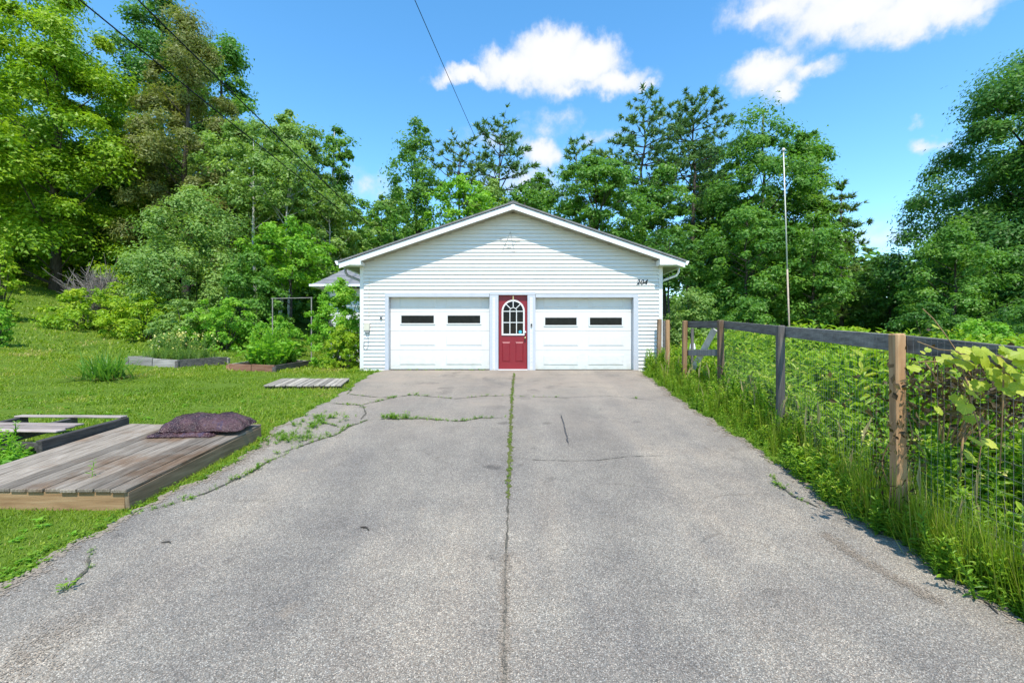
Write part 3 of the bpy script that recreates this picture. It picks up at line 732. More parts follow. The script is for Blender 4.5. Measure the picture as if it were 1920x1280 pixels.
def bagmat():
    m, nt, b = nmat('printed_plastic_bag', .25, .5)
    n = tex(nt, 'Object', 'Noise', 5, 6, .7); v = tex(nt, 'Object', 'Voronoi', 38)
    c = ramp(nt, n, [(.3, (.025, .012, .02)), (.45, (.045, .018, .022)), (.58, (.095, .042, .044)), (.66, (.06, .04, .075)), (.8, (.15, .10, .11))])
    c = mixc(nt, ramp(nt, v, [(.1, (.55, .55, .55)), (.4, (0, 0, 0))]), c, (.17, .10, .10))
    nt.links.new(c, b.inputs['Base Color']); n2 = tex(nt, 'Object', 'Noise', 11, 6, .7, (1, 2.2, 1)); bump(nt, b, n2, .9, .045); return m
M_bag = bagmat()
def bag(name, label, cx, cy, z, lx, ly, h, rot, seed, group):
    rg = np.random.default_rng(seed); n, k = 34, 22
    u = np.linspace(-1, 1, n); v = np.linspace(-1, 1, k); U, V_ = np.meshgrid(u, v, indexing='ij')
    prof = (np.clip(1 - np.abs(U) ** 3.2, 0, 1) ** .55) * (np.clip(1 - np.abs(V_) ** 2.6, 0, 1) ** .6)
    lump = 1 + .08 * np.sin(U * 5 + seed) * np.cos(V_ * 3 + 1) + .05 * np.sin(U * 9 + 2 + V_ * 4) - .08 * np.exp(-((U - .05) ** 2) * 14)
    top = h * prof * lump; bot = -h * .05 * prof
    pin = 1 - .10 * (1 - np.abs(U)) * np.abs(V_); pin2 = 1 - .09 * (1 - V_ ** 2) * 0
    X = U * lx / 2 * pin2 * (1 + .03 * np.sin(V_ * 9)); Y = V_ * ly / 2 * pin * (1 + .04 * np.sin(U * 11))
    crumple = rg.normal(0, .004, X.shape) + .006 * np.sin(U * 40 + V_ * 13) * np.abs(U) ** 2
    A = np.stack([X, Y, top + crumple + .012], 2).reshape(-1, 3); B = np.stack([X, Y, bot + .006], 2).reshape(-1, 3)
    i, j = np.meshgrid(np.arange(n - 1), np.arange(k - 1), indexing='ij'); a = (i * k + j).ravel()
    F1 = np.stack([a, a + k, a + k + 1, a + 1], 1); F2 = F1[:, ::-1] + n * k
    ring = [i * k for i in range(n)] + [(n - 1) * k + j for j in range(1, k)] + [i * k + k - 1 for i in range(n - 2, -1, -1)] + [j for j in range(k - 2, 0, -1)]
    F3 = np.array([(ring[q], ring[(q + 1) % len(ring)], ring[(q + 1) % len(ring)] + n * k, ring[q] + n * k) for q in range(len(ring))])[:, ::-1]
    o = link(name, np_mesh(name, np.concatenate([A, B]), np.concatenate([F1, F2, F3]), M_bag, smooth=True))
    o.location = (cx, cy, z); o.rotation_euler = (math.atan(.089), 0, rot); tag(o, label, 'bag', group)
bag('mulch_bag', 'nearly empty folded purple bag lying flat under the full mulch bag', -4.17, 5.82, ztop(5.82) + .004,   .80, .30, .04, .05, 5, 'mulch bags on the plank platform')
bag('mulch_bag', 'plump purple brown mulch bag lying on the plank platform', -3.99, 5.98, ztop(5.98) + .05, 1.0, .48, .18, .06, 2, 'mulch bags on the plank platform')

def build_old_pallet():
    d = thing('old_pallet', (-6.1, 5.9, gz(-6.1, 5.9)), 'broken dark pallet with pinkish grey slats left of the plank platform', 'pallet')
    def beam(a, b, w, h, mat, name):
        m = MB(); m.bar(a, b, w, h); return m.build(name, mat, d, .006)
    beam((-5.43, 5.22, -.40), (-5.43, 6.42, -.325), .07, .145, M_beam, 'beam'); beam((-6.85, 5.3, -.38), (-6.85, 6.42, -.30), .07, .13, M_beam, 'beam'); beam((-6.15, 5.35, -.38), (-6.15, 6.42, -.31), .06, .12, M_beam, 'beam')
    for y, mat in ((5.58, M_pallet), (5.73, M_pallet), (5.88, M_pallet)):
        z = -.40 + .145 / 2 + .0625 * (y - 5.22) + .016; beam((-6.95, y, z + .02), (-5.55 + rnd.uniform(-.1, .05), y + .02, z), .135, .022, mat, 'slat')
    z = -.40 + .0725 + .0625 * (6.36 - 5.22) + .016; beam((-6.9, 6.36, z + .01), (-5.42, 6.36, z), .12, .024, M_pallet, 'slat')
    beam((-6.9, 5.40, -.40), (-5.5, 5.36, -.43), .03, .10, M_beam, 'riser_board')
build_old_pallet()

def build_walkway():
    a, b, c, d_ = (G(*p, .09) for p in ((493, 722), (640, 722), (656, 709), (528, 709)))
    o = thing('walkway', (a + b + c + d_) / 4 - Vector((0, 0, .09)), 'short slatted wooden walkway panel lying on grass near the garage', 'walkway panel')
    n = 14
    for k in range(n):
        t0, t1 = (k + .06) / n, (k + .94) / n; e = rnd.uniform(-.03, .03)
        q = [a.lerp(b, t0), a.lerp(b, t1), d_.lerp(c, t1), d_.lerp(c, t0)]; dv = (q[3] - q[0]).normalized() * e
        q = [q[0] + dv, q[1] + dv, q[2] + dv, q[3] + dv]; j = Vector((0, 0, rnd.uniform(-.006, .006)))
        m = MB(); m.add([p + j - Vector((0, 0, .03)) for p in q] + [p + j for p in q], [(0,3,2,1),(4,5,6,7),(0,1,5,4),(1,2,6,5),(2,3,7,6),(3,0,4,7)]); m.build('slat', M_walk, o, .004)
    for t in (.12, .88):
        p, q = a.lerp(d_, t), b.lerp(c, t); m = MB(); dz = Vector((0, 0, -.075)); m.bar(p + dz, q + dz, .05, .085); m.build('runner', M_beam, o)
build_walkway()

def build_bed(name, label, pts, h, mats, sections=1):
    g = [G(*p) for p in pts]                               # left, front corner, right
    back = g[0] + g[2] - g[1]; ring = [g[0], g[1], g[2], back]
    c = sum(ring, Vector()) / 4
    o = thing(name, (c.x, c.y, gz(c.x, c.y)), label, 'raised bed', 'raised beds on the lawn')
    for k in range(4):
        p, q = ring[k], ring[(k + 1) % 4]
        p = Vector((p.x, p.y, gz(p.x, p.y))); q = Vector((q.x, q.y, gz(q.x, q.y)))
        nn = 2 if k == 0 and sections > 1 else 1
        for s in range(nn):
            u, v = p.lerp(q, s / nn + .006), p.lerp(q, (s + 1) / nn - .006); hh = h + rnd.uniform(-.02, .02)
            m = MB(); m.bar(u + Vector((0, 0, hh / 2 - .06)), v + Vector((0, 0, hh / 2 - .06)), .05, hh + .06); m.build('bed_board', mats[k % len(mats)], o, .005)
        if h > .2:
            pass
        m = MB(); m.box(p.x - .045, p.x + .045, p.y - .045, p.y + .045, p.z - .1, p.z + h - .055); m.build('corner_stake', mats[k % len(mats)], o, .004)
    m = MB(); zz = [gz(p.x, p.y) + h * .72 for p in ring]; m.add([(p.x * .97 + c.x * .03, p.y * .97 + c.y * .03, z) for p, z in zip(ring, zz)], [(0, 1, 2, 3)]); m.build('soil', M_soil, o)
    return ring, h
bed1 = build_bed('raised_bed', 'grey plank raised bed with pale yellow flowers', [(240, 684), (333, 690), (427, 683)], .25, [M_bedg, M_beam, M_bedg, M_bedg], 2)
bed2 = build_bed('raised_bed', 'reddish plank raised bed with leafy green plants by the trellis', [(429, 694), (515, 698), (582, 686)], .2, [M_bedr, M_beam, M_bedg, M_bedg], 2)

def build_trellis():
    a = G(584, 680); pb = P(511, 557, a.y + .3); b = Vector((pb.x, a.y + .3, gz(pb.x, a.y + .3)))
    za = CZ + (640 - 557) / F * a.y
    t = thing('garden_trellis', a, 'slim grey pole frame standing behind the raised beds', 'trellis')
    for p in (a, b):
        m = MB(); m.tube([(p.x, p.y, p.z - .1), (p.x, p.y, za)], .019, 8); m.build('post', M_bedg, t)
    m = MB(); m.tube([(b.x - .05, b.y, za - .02), (a.x + .03, a.y, za - .02)], .012, 8); m.build('crossbar', M_bedg, t)
build_trellis()

# ------------------------------------------------------------------ fence
FP = [(3.13, 3.7, 625, .088, M_post), (3.655, 6.2, 610, .092, M_postg), (3.94, 8.6, 600, .098, M_postb), (3.80, 10.0, 601, .095, M_post), (3.93, 11.5, 600, .095, M_post), (3.99, 12.32, 598, .1, M_postb)]
def build_fence():
    f = thing('fence', (3.6, 7, gz(3.6, 7)), 'weathered post and rail fence with wire mesh along the right of the driveway', 'fence')
    for i, (x, y, py, w, mat) in enumerate(FP):
        zt = CZ + (640 - py) / F * y; zb = gz(x, y) - .3; m = MB(); a = rnd.uniform(-.12, .12); c, s = math.cos(a) * w / 2, math.sin(a) * w / 2; lean = (rnd.uniform(-.02, .02), rnd.uniform(-.02, .02))
        vs = [(x + dx * c - dy * s + lean[0] * q, y + dx * s + dy * c + lean[1] * q, z) for z, q in ((zb, -1), (zt, 0)) for dx, dy in ((-1, -1), (1, -1), (1, 1), (-1, 1))]
        m.add(vs, [(0,3,2,1),(4,5,6,7),(0,1,5,4),(1,2,6,5),(2,3,7,6),(3,0,4,7)]); m.build('post', mat, f, .012)
    m = MB(); m.bar((4.08, 12.2, -.2), (4.08, 12.2, CZ + (640 - 601) / F * 12.2), .07, .05, (0, 1, 0)); m.build('picket', M_beam, f, .004)
    m = MB(); m.bar((3.98, 10.05, -.3), (3.98, 10.05, 1.1), .06, .04, (0, 1, 0)); m.build('picket', M_postg, f, .004)
    def ztop_at(i): return CZ + (640 - FP[i][2]) / F * FP[i][1]
    top = [Vector((FP[i][0] + .072, FP[i][1], ztop_at(i) - .085)) for i in range(4)]
    near = Vector((3.22, 2.72, top[0].z - .10))
    rails = [(near, top[0]), (top[0], top[1]), (top[1], top[2]), (top[2], top[3])]
    for a, b in rails:
        d = (b - a).normalized() * .004; m = MB(); m.bar(a + d, b - d, .04, .14); m.build('rail', M_rail, f, .004)
    a, b = P(1290, 661, 10.02), P(1343, 661, 8.75); m = MB(); m.bar(a, b, .04, .125); m.build('rail', M_postg, f, .004)
    a, b = P(1299, 694, 9.9), P(1340, 617, 9.0); m = MB(); m.bar(a, b, .12, .03, (-.6, -.8, 0)); m.build('brace_board', M_brace, f, .004)
    # welded mesh between posts and rails
    line = [near + Vector((-.05, -.05, 0))] + [p + Vector((-.03, 0, 0)) for p in top[:3]]
    pts = resample([Vector((p.x, p.y, 0)) for p in line], .051)
    zs = np.interp([p.y for p in pts], [p.y for p in line], [p.z + .06 for p in line])
    V, Fs = [], []
    def wire(a, b, r=.001):
        d = (b - a).normalized(); s = d.cross(Vector((.3, .9, .2))).normalized(); u = d.cross(s); n = len(V)
        for q in (a, b):
            for k in range(3): V.append(q + (s * math.cos(k * 2.094) + u * math.sin(k * 2.094)) * r)
        for k in range(3): Fs.append((n + k, n + (k + 1) % 3, n + 3 + (k + 1) % 3, n + 3 + k))
    for p, z in zip(pts, zs): wire(Vector((p.x, p.y, gz(p.x, p.y) - .02)), Vector((p.x, p.y, z)))
    for k in range(14):
        for i in range(0, len(pts) - 1, 3):
            j = min(i + 3, len(pts) - 1); p, q = pts[i], pts[j]; wire(Vector((p.x, p.y, zs[i] - .02 - k * .102)), Vector((q.x, q.y, zs[j] - .02 - k * .102)))
    m = MB(); m.v = [tuple(v) for v in V]; m.f = Fs; tag(m.build('wire_mesh', M_wire, f), kind='stuff')
build_fence()

def misc():
    # tall pole in the field
    Y = 18.0; a = P(1482, 640, Y); a.z = gz(a.x, Y); b = P(1469, 284, Y)
    p = thing('tall_pole', a, 'tall thin white pole standing in the field behind the fence', 'pole')
    mid = a.lerp(b, .45)
    m = MB(); m.tube([a, mid], [.034, .03], 10); m.build('lower_pole', M_rust, p, smooth=True)
    m = MB(); m.tube([mid, b], [.027, .02], 10); m.build('upper_pole', M_flag, p, smooth=True)
    m = MB(); m.tube([b + Vector((0, 0, z)) for z in (0, .02, .06, .11, .14)], [.03, .06, .075, .05, .01], 10); m.build('pole_cap', M_flag, p, smooth=True)
    # overhead wires, sagging a little, from the road behind the camera to the trees and the house
    def wire(name, pa, Ya, pb, Yb, r, sag, label):
        a, b = P(*pa, Ya), P(*pb, Yb); a2 = a + (a - b) * .8
        pts = [a2.lerp(b, t / 40) + Vector((0, 0, -sag * 4 * (t / 40) * (1 - t / 40))) for t in range(41)]
        m = MB(); m.tube(pts, r, 6); o = m.build(name, M_cable, smooth=True); tag(o, label, 'wire', 'overhead wires')
    wire('overhead_wire', (153, -4), 14, (640, 395), 27, .024, .12, 'lower left black overhead wire crossing in front of the bright maple')
    wire('overhead_wire', (262, -4), 14, (690, 420), 27, .024, .12, 'black overhead wire crossing the brownish conifer, right of another wire')
    wire('overhead_wire', (778, -3), 21, (893, 262), 40, .02, .1, 'thin overhead wire crossing open sky above the garage roof')
    # white pot on a stake
    q = P(1298.5, 649, 10.8); k = thing('garden_pot', q, 'small white upturned pot on a stake behind the fence brace', 'pot')
    m = MB(); m.tube([q + Vector((0, 0, z)) for z in (-.07, -.05, .06, .075)], [.075, .068, .05, .03], 12); m.build('pot', M_metalw, k, smooth=True)
    m = MB(); m.tube([(q.x, q.y, gz(q.x, q.y) - .1), (q.x, q.y, q.z - .071)], .015, 6); m.build('stake', M_postg, k)
    # twigs and litter on the drive
    for (ax, ay, bx, by, r, lab) in ((1755, 1068, 1775, 1093, .006, 'short dark twig at the right edge of the asphalt, farther of three'), (1778, 1086, 1868, 1112, .008, 'longest brown stick lying along the right edge of the asphalt'),
                                (1840, 1122, 1872, 1150, .006, 'thin twig at the right asphalt edge, nearest of three'), (676, 987, 692, 993, .008, 'small dark twig on the open asphalt left of the seam'), (303, 1016, 320, 1017, .007, 'small dark twig on the asphalt near the plank platform')):
        a, b = D(ax, ay, DZ + r), D(bx, by, DZ + r); mid = a.lerp(b, .5) + Vector((.01, .012, .004))
        m = MB(); m.tube([a, mid, b], [r * .7, r, r * .5], 6); tag(m.build('twig', BARK), lab, 'twig', 'twigs on the driveway')
misc()
# ------------------------------------------------------------------ foliage
def unit(a): return a / np.maximum(np.linalg.norm(a, axis=-1, keepdims=True), 1e-9)
DIA = (np.array([(-.5, 0, 0), (0, -.5, .07), (.5, 0, -.05), (0, .5, .07)]), np.array([(0, 1, 2), (0, 2, 3)]))
OVA = (np.array([(-.5, 0, 0), (-.18, -.5, .05), (.2, -.40, .03), (.5, 0, -.12), (.2, .40, .03), (-.18, .5, .05)]), np.array([(0, 1, 2), (0, 2, 3), (0, 3, 4), (0, 4, 5)]))
TRI = (np.array([(-.5, -.5, 0), (-.5, .5, 0), (.5, 0, 0)]), np.array([(0, 1, 2)]))
def leaves(pos, axis, nrm, L, Wd, tint, tm=DIA):
    n = len(pos); side = unit(np.cross(axis, nrm)); nrm = np.cross(side, axis)
    L = np.broadcast_to(np.asarray(L, float), (n,))[:, None, None]; Wd = np.broadcast_to(np.asarray(Wd, float), (n,))[:, None, None]
    t = tm[0]; V = pos[:, None] + axis[:, None] * t[None, :, 0:1] * L + side[:, None] * t[None, :, 1:2] * Wd + nrm[:, None] * t[None, :, 2:3] * L
    k = len(t); Fs = (np.arange(n) * k)[:, None, None] + tm[1][None]
    return V.reshape(-1, 3), Fs.reshape(-1, 3), np.repeat(np.clip(tint, 0, 1), k)
def cat(parts):
    V, Fs, T = [], [], []; n = 0
    for v, f, t in parts: V.append(v); Fs.append(f + n); T.append(t); n += len(v)
    return np.concatenate(V), np.concatenate(Fs), np.concatenate(T)
PROF = dict(maple=[(0, .45), (.12, .8), (.32, 1), (.58, .92), (.8, .62), (.93, .32), (1, .06)], round=[(0, .6), (.25, .95), (.5, 1), (.75, .82), (.92, .48), (1, .12)],
            column=[(0, .5), (.2, .8), (.4, 1), (.65, .82), (.85, .5), (1, .08)], full=[(0, .75), (.15, .95), (.4, 1), (.6, .85), (.8, .58), (.93, .3), (1, .06)], spade=[(0, .85), (.2, 1), (.4, .98), (.6, .88), (.8, .68), (.93, .42), (1, .08)], cone=[(0, .8), (.1, 1), (.4, .74), (.7, .44), (.9, .18), (1, .03)],
            pine=[(0, .5), (.15, .9), (.35, 1), (.6, .8), (.8, .52), (.94, .28), (1, .05)], bush=[(0, .88), (.3, 1), (.6, .9), (.85, .6), (1, .2)])
def crown_leaves(rg, zb, h, R, prof, L, lai, flat=.6, up=.7, rc=None, asp=.62, gaps=1.0, lean=(0, 0), tm=DIA):
    """leaf clumps spread over limbs; returns arrays and clump centres"""
    pt = np.array(PROF[prof]); H = h - zb; rc = rc or .12 * R + .028 * H; lai = lai * 2.3; gaps = gaps * 1.0
    area = 2 * R * H * .72; ncl = max(8, int(2.6 * area / (rc * rc * 3.14 * max(flat, .45)) * gaps))
    tt = rg.random(ncl * 4); tt = tt[rg.random(ncl * 4) < np.interp(tt, pt[:, 0], pt[:, 1])][:ncl]; ncl = len(tt)
    th = rg.random(ncl) * 2 * np.pi; ph = rg.random(3) * 6.3
    lob = 1 + .10 * np.sin(3 * th + ph[0] + tt * 4) + .08 * np.sin(5 * th + ph[1] - tt * 7)
    rad = np.interp(tt, pt[:, 0], pt[:, 1]) * R * lob * rg.random(ncl) ** .42; rad = np.maximum(rad - rc * .45, 0)
    c = np.stack([np.cos(th) * rad, np.sin(th) * rad, zb + tt * (H - rc * flat * .7)], 1)
    c[:, 0] += lean[0] * c[:, 2]; c[:, 1] += lean[1] * c[:, 2]
    n = int(lai * area / (.5 * asp * L * L)); per = np.maximum(3, (n / ncl * (.4 + 1.2 * rg.random(ncl)))).astype(int)
    idx = np.repeat(np.arange(ncl), per); m = len(idx)
    rr = (rc * (.45 + 1.15 * rg.random(ncl) ** 1.6))[idx]
    off = np.clip(rg.normal(size=(m, 3)), -1.9, 1.9); off = off * (rr * .43 * (1 + .25 * (rg.random(m) < .1)))[:, None]; d = unit(off)
    outw = unit(np.stack([np.cos(th), np.sin(th), 0 * th], 1))[idx]
    off[:, 2] = off[:, 2] * flat - .22 * (off * outw).sum(1)
    pos = c[idx] + off
    nrm = unit(d * .7 + np.array([0, 0, up]) + outw * .25 + rg.normal(size=(m, 3)) * .38)
    ax = unit(np.cross(nrm, rg.normal(size=(m, 3))))
    tint = (.5 + .17 * rg.normal(size=ncl))[idx] + .15 * rg.normal(size=m)
    s = .7 + .6 * rg.random(m)
    return leaves(pos, ax, nrm, L * s * (1.1 if tm is TRI else 1), L * asp * s * (1.15 if tm is TRI else 1), tint, tm), c
def conifer_leaves(rg, zb, h, R, prof, L, dens, tilt=.15, wid=.16, droop=0.):
    pt = np.array(PROF[prof]); H = h - zb; nw = max(7, int(H / (.55 + .03 * H))); P_, D_, C_ = [], [], []; br = []
    for w in range(nw):
        t = (w + rg.random() * .5) / nw; z = zb + t * H; nb = rg.integers(4, 7) if t < .9 else 3
        a0 = rg.random() * 6.3
        for b in range(nb):
            a = a0 + b * 6.283 / nb + rg.normal() * .25; ln = R * np.interp(t, pt[:, 0], pt[:, 1]) * rg.uniform(.55, 1.12)
            tl = tilt + .5 * t * t + rg.normal() * .10; dr = np.array([np.cos(a), np.sin(a), tl]); sd = np.array([-np.sin(a), np.cos(a), 0])
            tip = np.array([0, 0, z]) + dr * ln - np.array([0, 0, droop * ln]); br.append((np.array([0, 0, z]), tip))
            k = max(4, int(dens * ln * 2.2)); u = .25 + .8 * rg.random(k) ** .75; v = rg.normal(size=k) * .22 * ln * (1.15 - u)
            p = np.array([0, 0, z]) + dr * (u * ln)[:, None] + sd * v[:, None]; p[:, 2] += rg.normal(size=k) * .07 - droop * ln * u ** 2
            P_.append(p); D_.append(np.repeat((dr + [0, 0, .35 - droop])[None], k, 0) + sd * np.sign(v)[:, None] * .6); C_.append(np.full(k, .5 + .16 * rg.normal()))
    P_, D_, C_ = map(np.concatenate, (P_, D_, C_)); q = 12
    P2 = np.repeat(P_, q, 0); ax = unit(np.repeat(unit(D_), q, 0) * .75 + rg.normal(size=P2.shape) * .62)
    m = len(P2); nrm = unit(rg.normal(size=(m, 3)) + [0, 0, .6]); nrm = unit(nrm - ax * (nrm * ax).sum(1)[:, None])
    s = .6 + .7 * rg.random(m)
    return leaves(P2 + ax * (L * .45 * s)[:, None], ax, nrm, L * s, L * wid * (0.7 + .6 * rg.random(m)), np.repeat(C_, q) + .14 * rg.normal(size=m), TRI), br
def limb_mesh(name, mat, h, r0, tips, rg, trunk_top=.93, lean=(0, 0)):
    m = MB(); k = 9; pts = [Vector((lean[0] * h * t + rg.normal() * .012 * h * (0 < t < 1) * .5, lean[1] * h * t + rg.normal() * .006 * h, h * t * trunk_top - (.25 if t == 0 else 0))) for t in np.linspace(0, 1, k)]
    m.tube(pts, [r0 * (1.25 if i == 0 else 1) * (1 - .88 * i / (k - 1)) for i in range(k)], 9)
    for a, b in tips:
        a, b = Vector(a), Vector(b); mid = a.lerp(b, .5) + Vector((0, 0, -.04 * (b - a).length)); r = max(.012, r0 * .28 * min(1, (b - a).length / (h * .25)))
        m.tube([a, mid, b], [r, r * .6, r * .2], 5, False)
    return m.mesh(name, mat, smooth=True)
SEED = [100]
def tree(name, label, cx, topy, wpx, Y, basey, mat, prof='round', kind='leaf', lai=2.4, bark=None, flat=.6, gaps=1.0, up=.7, group=None, Lpx=2.75, asp=.62, lean=(0, 0), trunk=True, rc=None, tilt=.15, droop=0., dens=1.0, wid=.27, cat_=None, r0=None, limbs=26):
    SEED[0] += 1; rg = np.random.default_rng(SEED[0])
    x = (cx - 960) / F * Y; z0 = gz(x, Y); h = CZ + (640 - topy) / F * Y - z0; zb = max(0.02, CZ + (640 - basey) / F * Y - z0) if trunk else .03; R = wpx / 2 / F * Y
    L = max(.075, Lpx * Y / (F * .533))
    if kind == 'leaf':
        (V, Fs, T), c = crown_leaves(rg, zb, h, R, prof, L, lai, flat, up, rc, asp, gaps, lean, TRI if Y > 21 else DIA)
        pick = c[rg.permutation(len(c))[:limbs]]
        tips = [((lean[0] * z, lean[1] * z, z), q) for q in pick for z in [max(zb * .6, min(h * .85, q[2] - .45 * np.hypot(q[0], q[1]) - .05 * h))]]
    else:
        (V, Fs, T), tips = conifer_leaves(rg, zb, h, R, prof, L * 1.9, dens, tilt, wid, droop)
    o = thing(name, (x, Y, z0), label, cat_ or ('tree' if trunk else 'shrub'), group)
    link('crown' if trunk else 'foliage', np_mesh('crown', V, Fs, LM[mat], T), o)
    if trunk: link('trunk', limb_mesh('trunk', bark or BARK, h, r0 or max(.05, h * .0135), tips, rg, lean=lean), o)
    else:
        m = MB()
        for a, b in tips[:12]: m.tube([(b[0] * .1, b[1] * .1, -.1), (b[0] * .5, b[1] * .5, b[2] * .6), tuple(b)], [.022, .015, .006], 5, False)
        link('stems', m.mesh('stems', BARK, smooth=True), o)
    return o

GL, GM, GRT = 'trees on the left hillside', 'trees behind the garage', 'trees on the right'
def plant_trees():
    # left hillside
    tree('maple_tree', 'huge bright yellow green maple at the far left of the lawn', 108, -70, 355, 26, 530, 'maple', 'full', lai=2.9, flat=.68, gaps=1.3, group=GL, limbs=30, Lpx=2.9)
    tree('maple_tree', 'second yellow green maple mostly cut by the left edge of the photo', -110, 20, 300, 27, 530, 'maple', 'full', lai=2.2, flat=.45, group=GL)
    tree('maple_tree', 'shaded green tree standing directly behind the huge bright maple', 120, 60, 330, 33, 540, 'mid', 'full', lai=2.0, group=GL)
    tree('oak_tree', 'tall dark green tree topping the slope behind the brownish conifer', 415, 30, 150, 34, 420, 'mid', 'round', lai=2.3, group=GL, gaps=.8)
    tree('oak_tree', 'very tall dark tree at the top edge between the bright maple and brownish conifer', 300, -70, 190, 36, 420, 'dark', 'column', lai=2.0, group=GL, gaps=.7)
    tree('hemlock_tree', 'tall brownish olive conifer between the bright maple and the birches', 350, 12, 230, 28, 520, 'olive', 'full', lai=2.3, flat=.8, up=.4, asp=.4, group=GL)
    tree('birch_tree', 'taller birch with straight pale trunk above the raised beds', 478, 215, 190, 25.5, 400, 'birch', 'round', lai=1.9, bark=BARKP, group=GL, r0=.13, lean=(-.01, 0), limbs=14)
    tree('birch_tree', 'leaning birch with pale trunk just right of the straight birch', 520, 270, 170, 25, 400, 'birch', 'round', lai=1.5, bark=BARKP, group=GL, r0=.11, lean=(.075, 0), limbs=14)
    tree('birch_tree', 'broad grey green birch crown right of the leaning birch trunk', 545, 190, 190, 29, 500, 'birch', 'column', lai=2.3, bark=BARKP, group=GL, r0=.12)
    tree('birch_tree', 'grey green birch crown behind and left of the pale trunks', 425, 225, 170, 29.5, 500, 'birch', 'round', lai=2.3, bark=BARKP, group=GL)
    tree('aspen_tree', 'blue green aspen with pointed top left of the garage roof', 628, 213, 125, 32, 500, 'mid', 'column', lai=2.2, bark=BARKP, group=GL, gaps=.8)
    tree('aspen_tree', 'lower grey green aspen below the pointed blue green aspen', 618, 350, 160, 28, 520, 'birch', 'round', lai=2.3, bark=BARKP, group=GL)
    tree('maple_tree', 'small green tree filling the slope under the birches', 545, 400, 180, 24, 540, 'bush', 'round', lai=2.3, group=GL)
    tree('shrub', 'big rounded grey green bush below the brownish conifer', 362, 350, 250, 20.5, 560, 'birch', 'bush', lai=3.2, gaps=1.6, trunk=False, group='shrubs at the left wood edge', flat=.8)
    tree('shrub', 'green bush between the rounded bush and birch trunks', 470, 470, 150, 19.5, 590, 'mid', 'bush', lai=2.6, trunk=False, group='shrubs at the left wood edge')
    tree('shrub', 'yellow green bush low beside the bare twiggy bush', 245, 490, 75, 20.5, 570, 'lime', 'bush', lai=2.4, trunk=False, group='shrubs at the left wood edge')
    tree('shrub', 'bright lime bush mound at the lawn edge, farthest left of the mounds', 165, 535, 165, 18.5, 604, 'lime', 'bush', lai=3.0, trunk=False, group='shrubs at the left wood edge')
    tree('shrub', 'lime green mound right of the brightest lime mound', 270, 545, 150, 17.8, 615, 'lime', 'bush', lai=3.0, trunk=False, group='shrubs at the left wood edge')
    tree('shrub', 'olive green mound behind the yellow flowered raised bed', 345, 560, 130, 17, 628, 'birch', 'bush', lai=2.8, trunk=False, group='shrubs at the left wood edge')
    tree('shrub', 'dark green leafy mound right of the olive mound', 420, 545, 130, 17.2, 632, 'bush', 'bush', lai=2.8, trunk=False, group='shrubs at the left wood edge')
    tree('shrub', 'tall loose green shrub behind the pole frame', 520, 590, 110, 16.8, 650, 'bush', 'bush', lai=2.6, trunk=False, group='shrubs at the left wood edge')
    tree('shrub', 'yellow leaved shrub cut by the left edge of the photo', 2, 445, 60, 17, 600, 'lime', 'bush', lai=2.5, trunk=False, group='shrubs at the left wood edge')
    tree('shrub', 'small dark shrub at left edge of the lawn', -6, 560, 55, 13, 606, 'bush', 'bush', lai=2.6, trunk=False, group='shrubs at the left wood edge')
    tree('shrub', 'brightest arching green bush against the left garage wall', 638, 516, 124, 14.0, 690, 'bush', 'bush', lai=3.6, gaps=1.6, trunk=False, group='bushes beside the garage', Lpx=2.6)
    tree('shrub', 'lower feathery light green bush at the garage corner', 646, 610, 84, 13.1, 700, 'lime', 'bush', lai=2.6, trunk=False, group='bushes beside the garage', Lpx=2.4, asp=.4)
    # behind the garage
    tree('poplar_tree', 'thin airy dark poplar standing alone left of the ridge', 780, 208, 118, 37, 440, 'mid', 'column', lai=1.3, gaps=.9, group=GM, flat=.8, rc=.7, up=.3)
    tree('pine_tree', 'brownish topped pine just left of the ridge', 862, 258, 130, 38, 440, 'spruce', 'round', 'conifer', dens=1.6, group=GM)
    tree('pine_tree', 'pointed white pine right above the left roof slope', 938, 222, 185, 39, 440, 'pine', 'pine', 'conifer', dens=2.0, tilt=.25, group=GM)
    tree('maple_tree', 'low bright green tree peeking over the left roof slope', 870, 330, 150, 31, 440, 'bush', 'round', lai=2.0, group=GM)
    tree('maple_tree', 'low dark tree at the far left end of the roof', 715, 375, 110, 31, 500, 'mid', 'round', lai=2.0, group=GM)
    tree('maple_tree', 'small tree low behind the roof ridge', 985, 345, 110, 36, 460, 'mid', 'round', lai=2.0, group=GM)
    tree('pine_tree', 'thin topped pine right of the ridge, behind the round maple', 1080, 258, 110, 40, 420, 'pine', 'pine', 'conifer', dens=1.1, group=GM)
    tree('maple_tree', 'round green maple above the right roof slope', 1118, 288, 215, 29, 470, 'mid', 'round', lai=2.8, flat=.5, group=GM, limbs=36)
    tree('pine_tree', 'tall white pine with spreading tiers, left of two behind the right eave', 1207, 175, 185, 36, 420, 'pine', 'pine', 'conifer', dens=2.8, tilt=.2, group=GM)
    tree('pine_tree', 'tall white pine with spreading tiers, right of two behind the right eave', 1298, 172, 185, 37, 400, 'pine', 'pine', 'conifer', dens=3.0, tilt=.2, group=GM)
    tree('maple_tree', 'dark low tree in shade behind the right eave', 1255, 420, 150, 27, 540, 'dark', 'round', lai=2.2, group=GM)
    tree('maple_tree', 'green tree filling the space between the two tall pines and the broad ash', 1345, 290, 150, 39, 560, 'mid', 'full', lai=2.0, group=GM)
    tree('maple_tree', 'middle green tree between the pointed pine and the round maple', 1010, 320, 130, 41, 480, 'mid', 'full', lai=2.0, group=GM)
    tree('maple_tree', 'soft green tree behind the airy poplar', 740, 340, 130, 42, 520, 'birch', 'full', lai=2.0, group=GM)
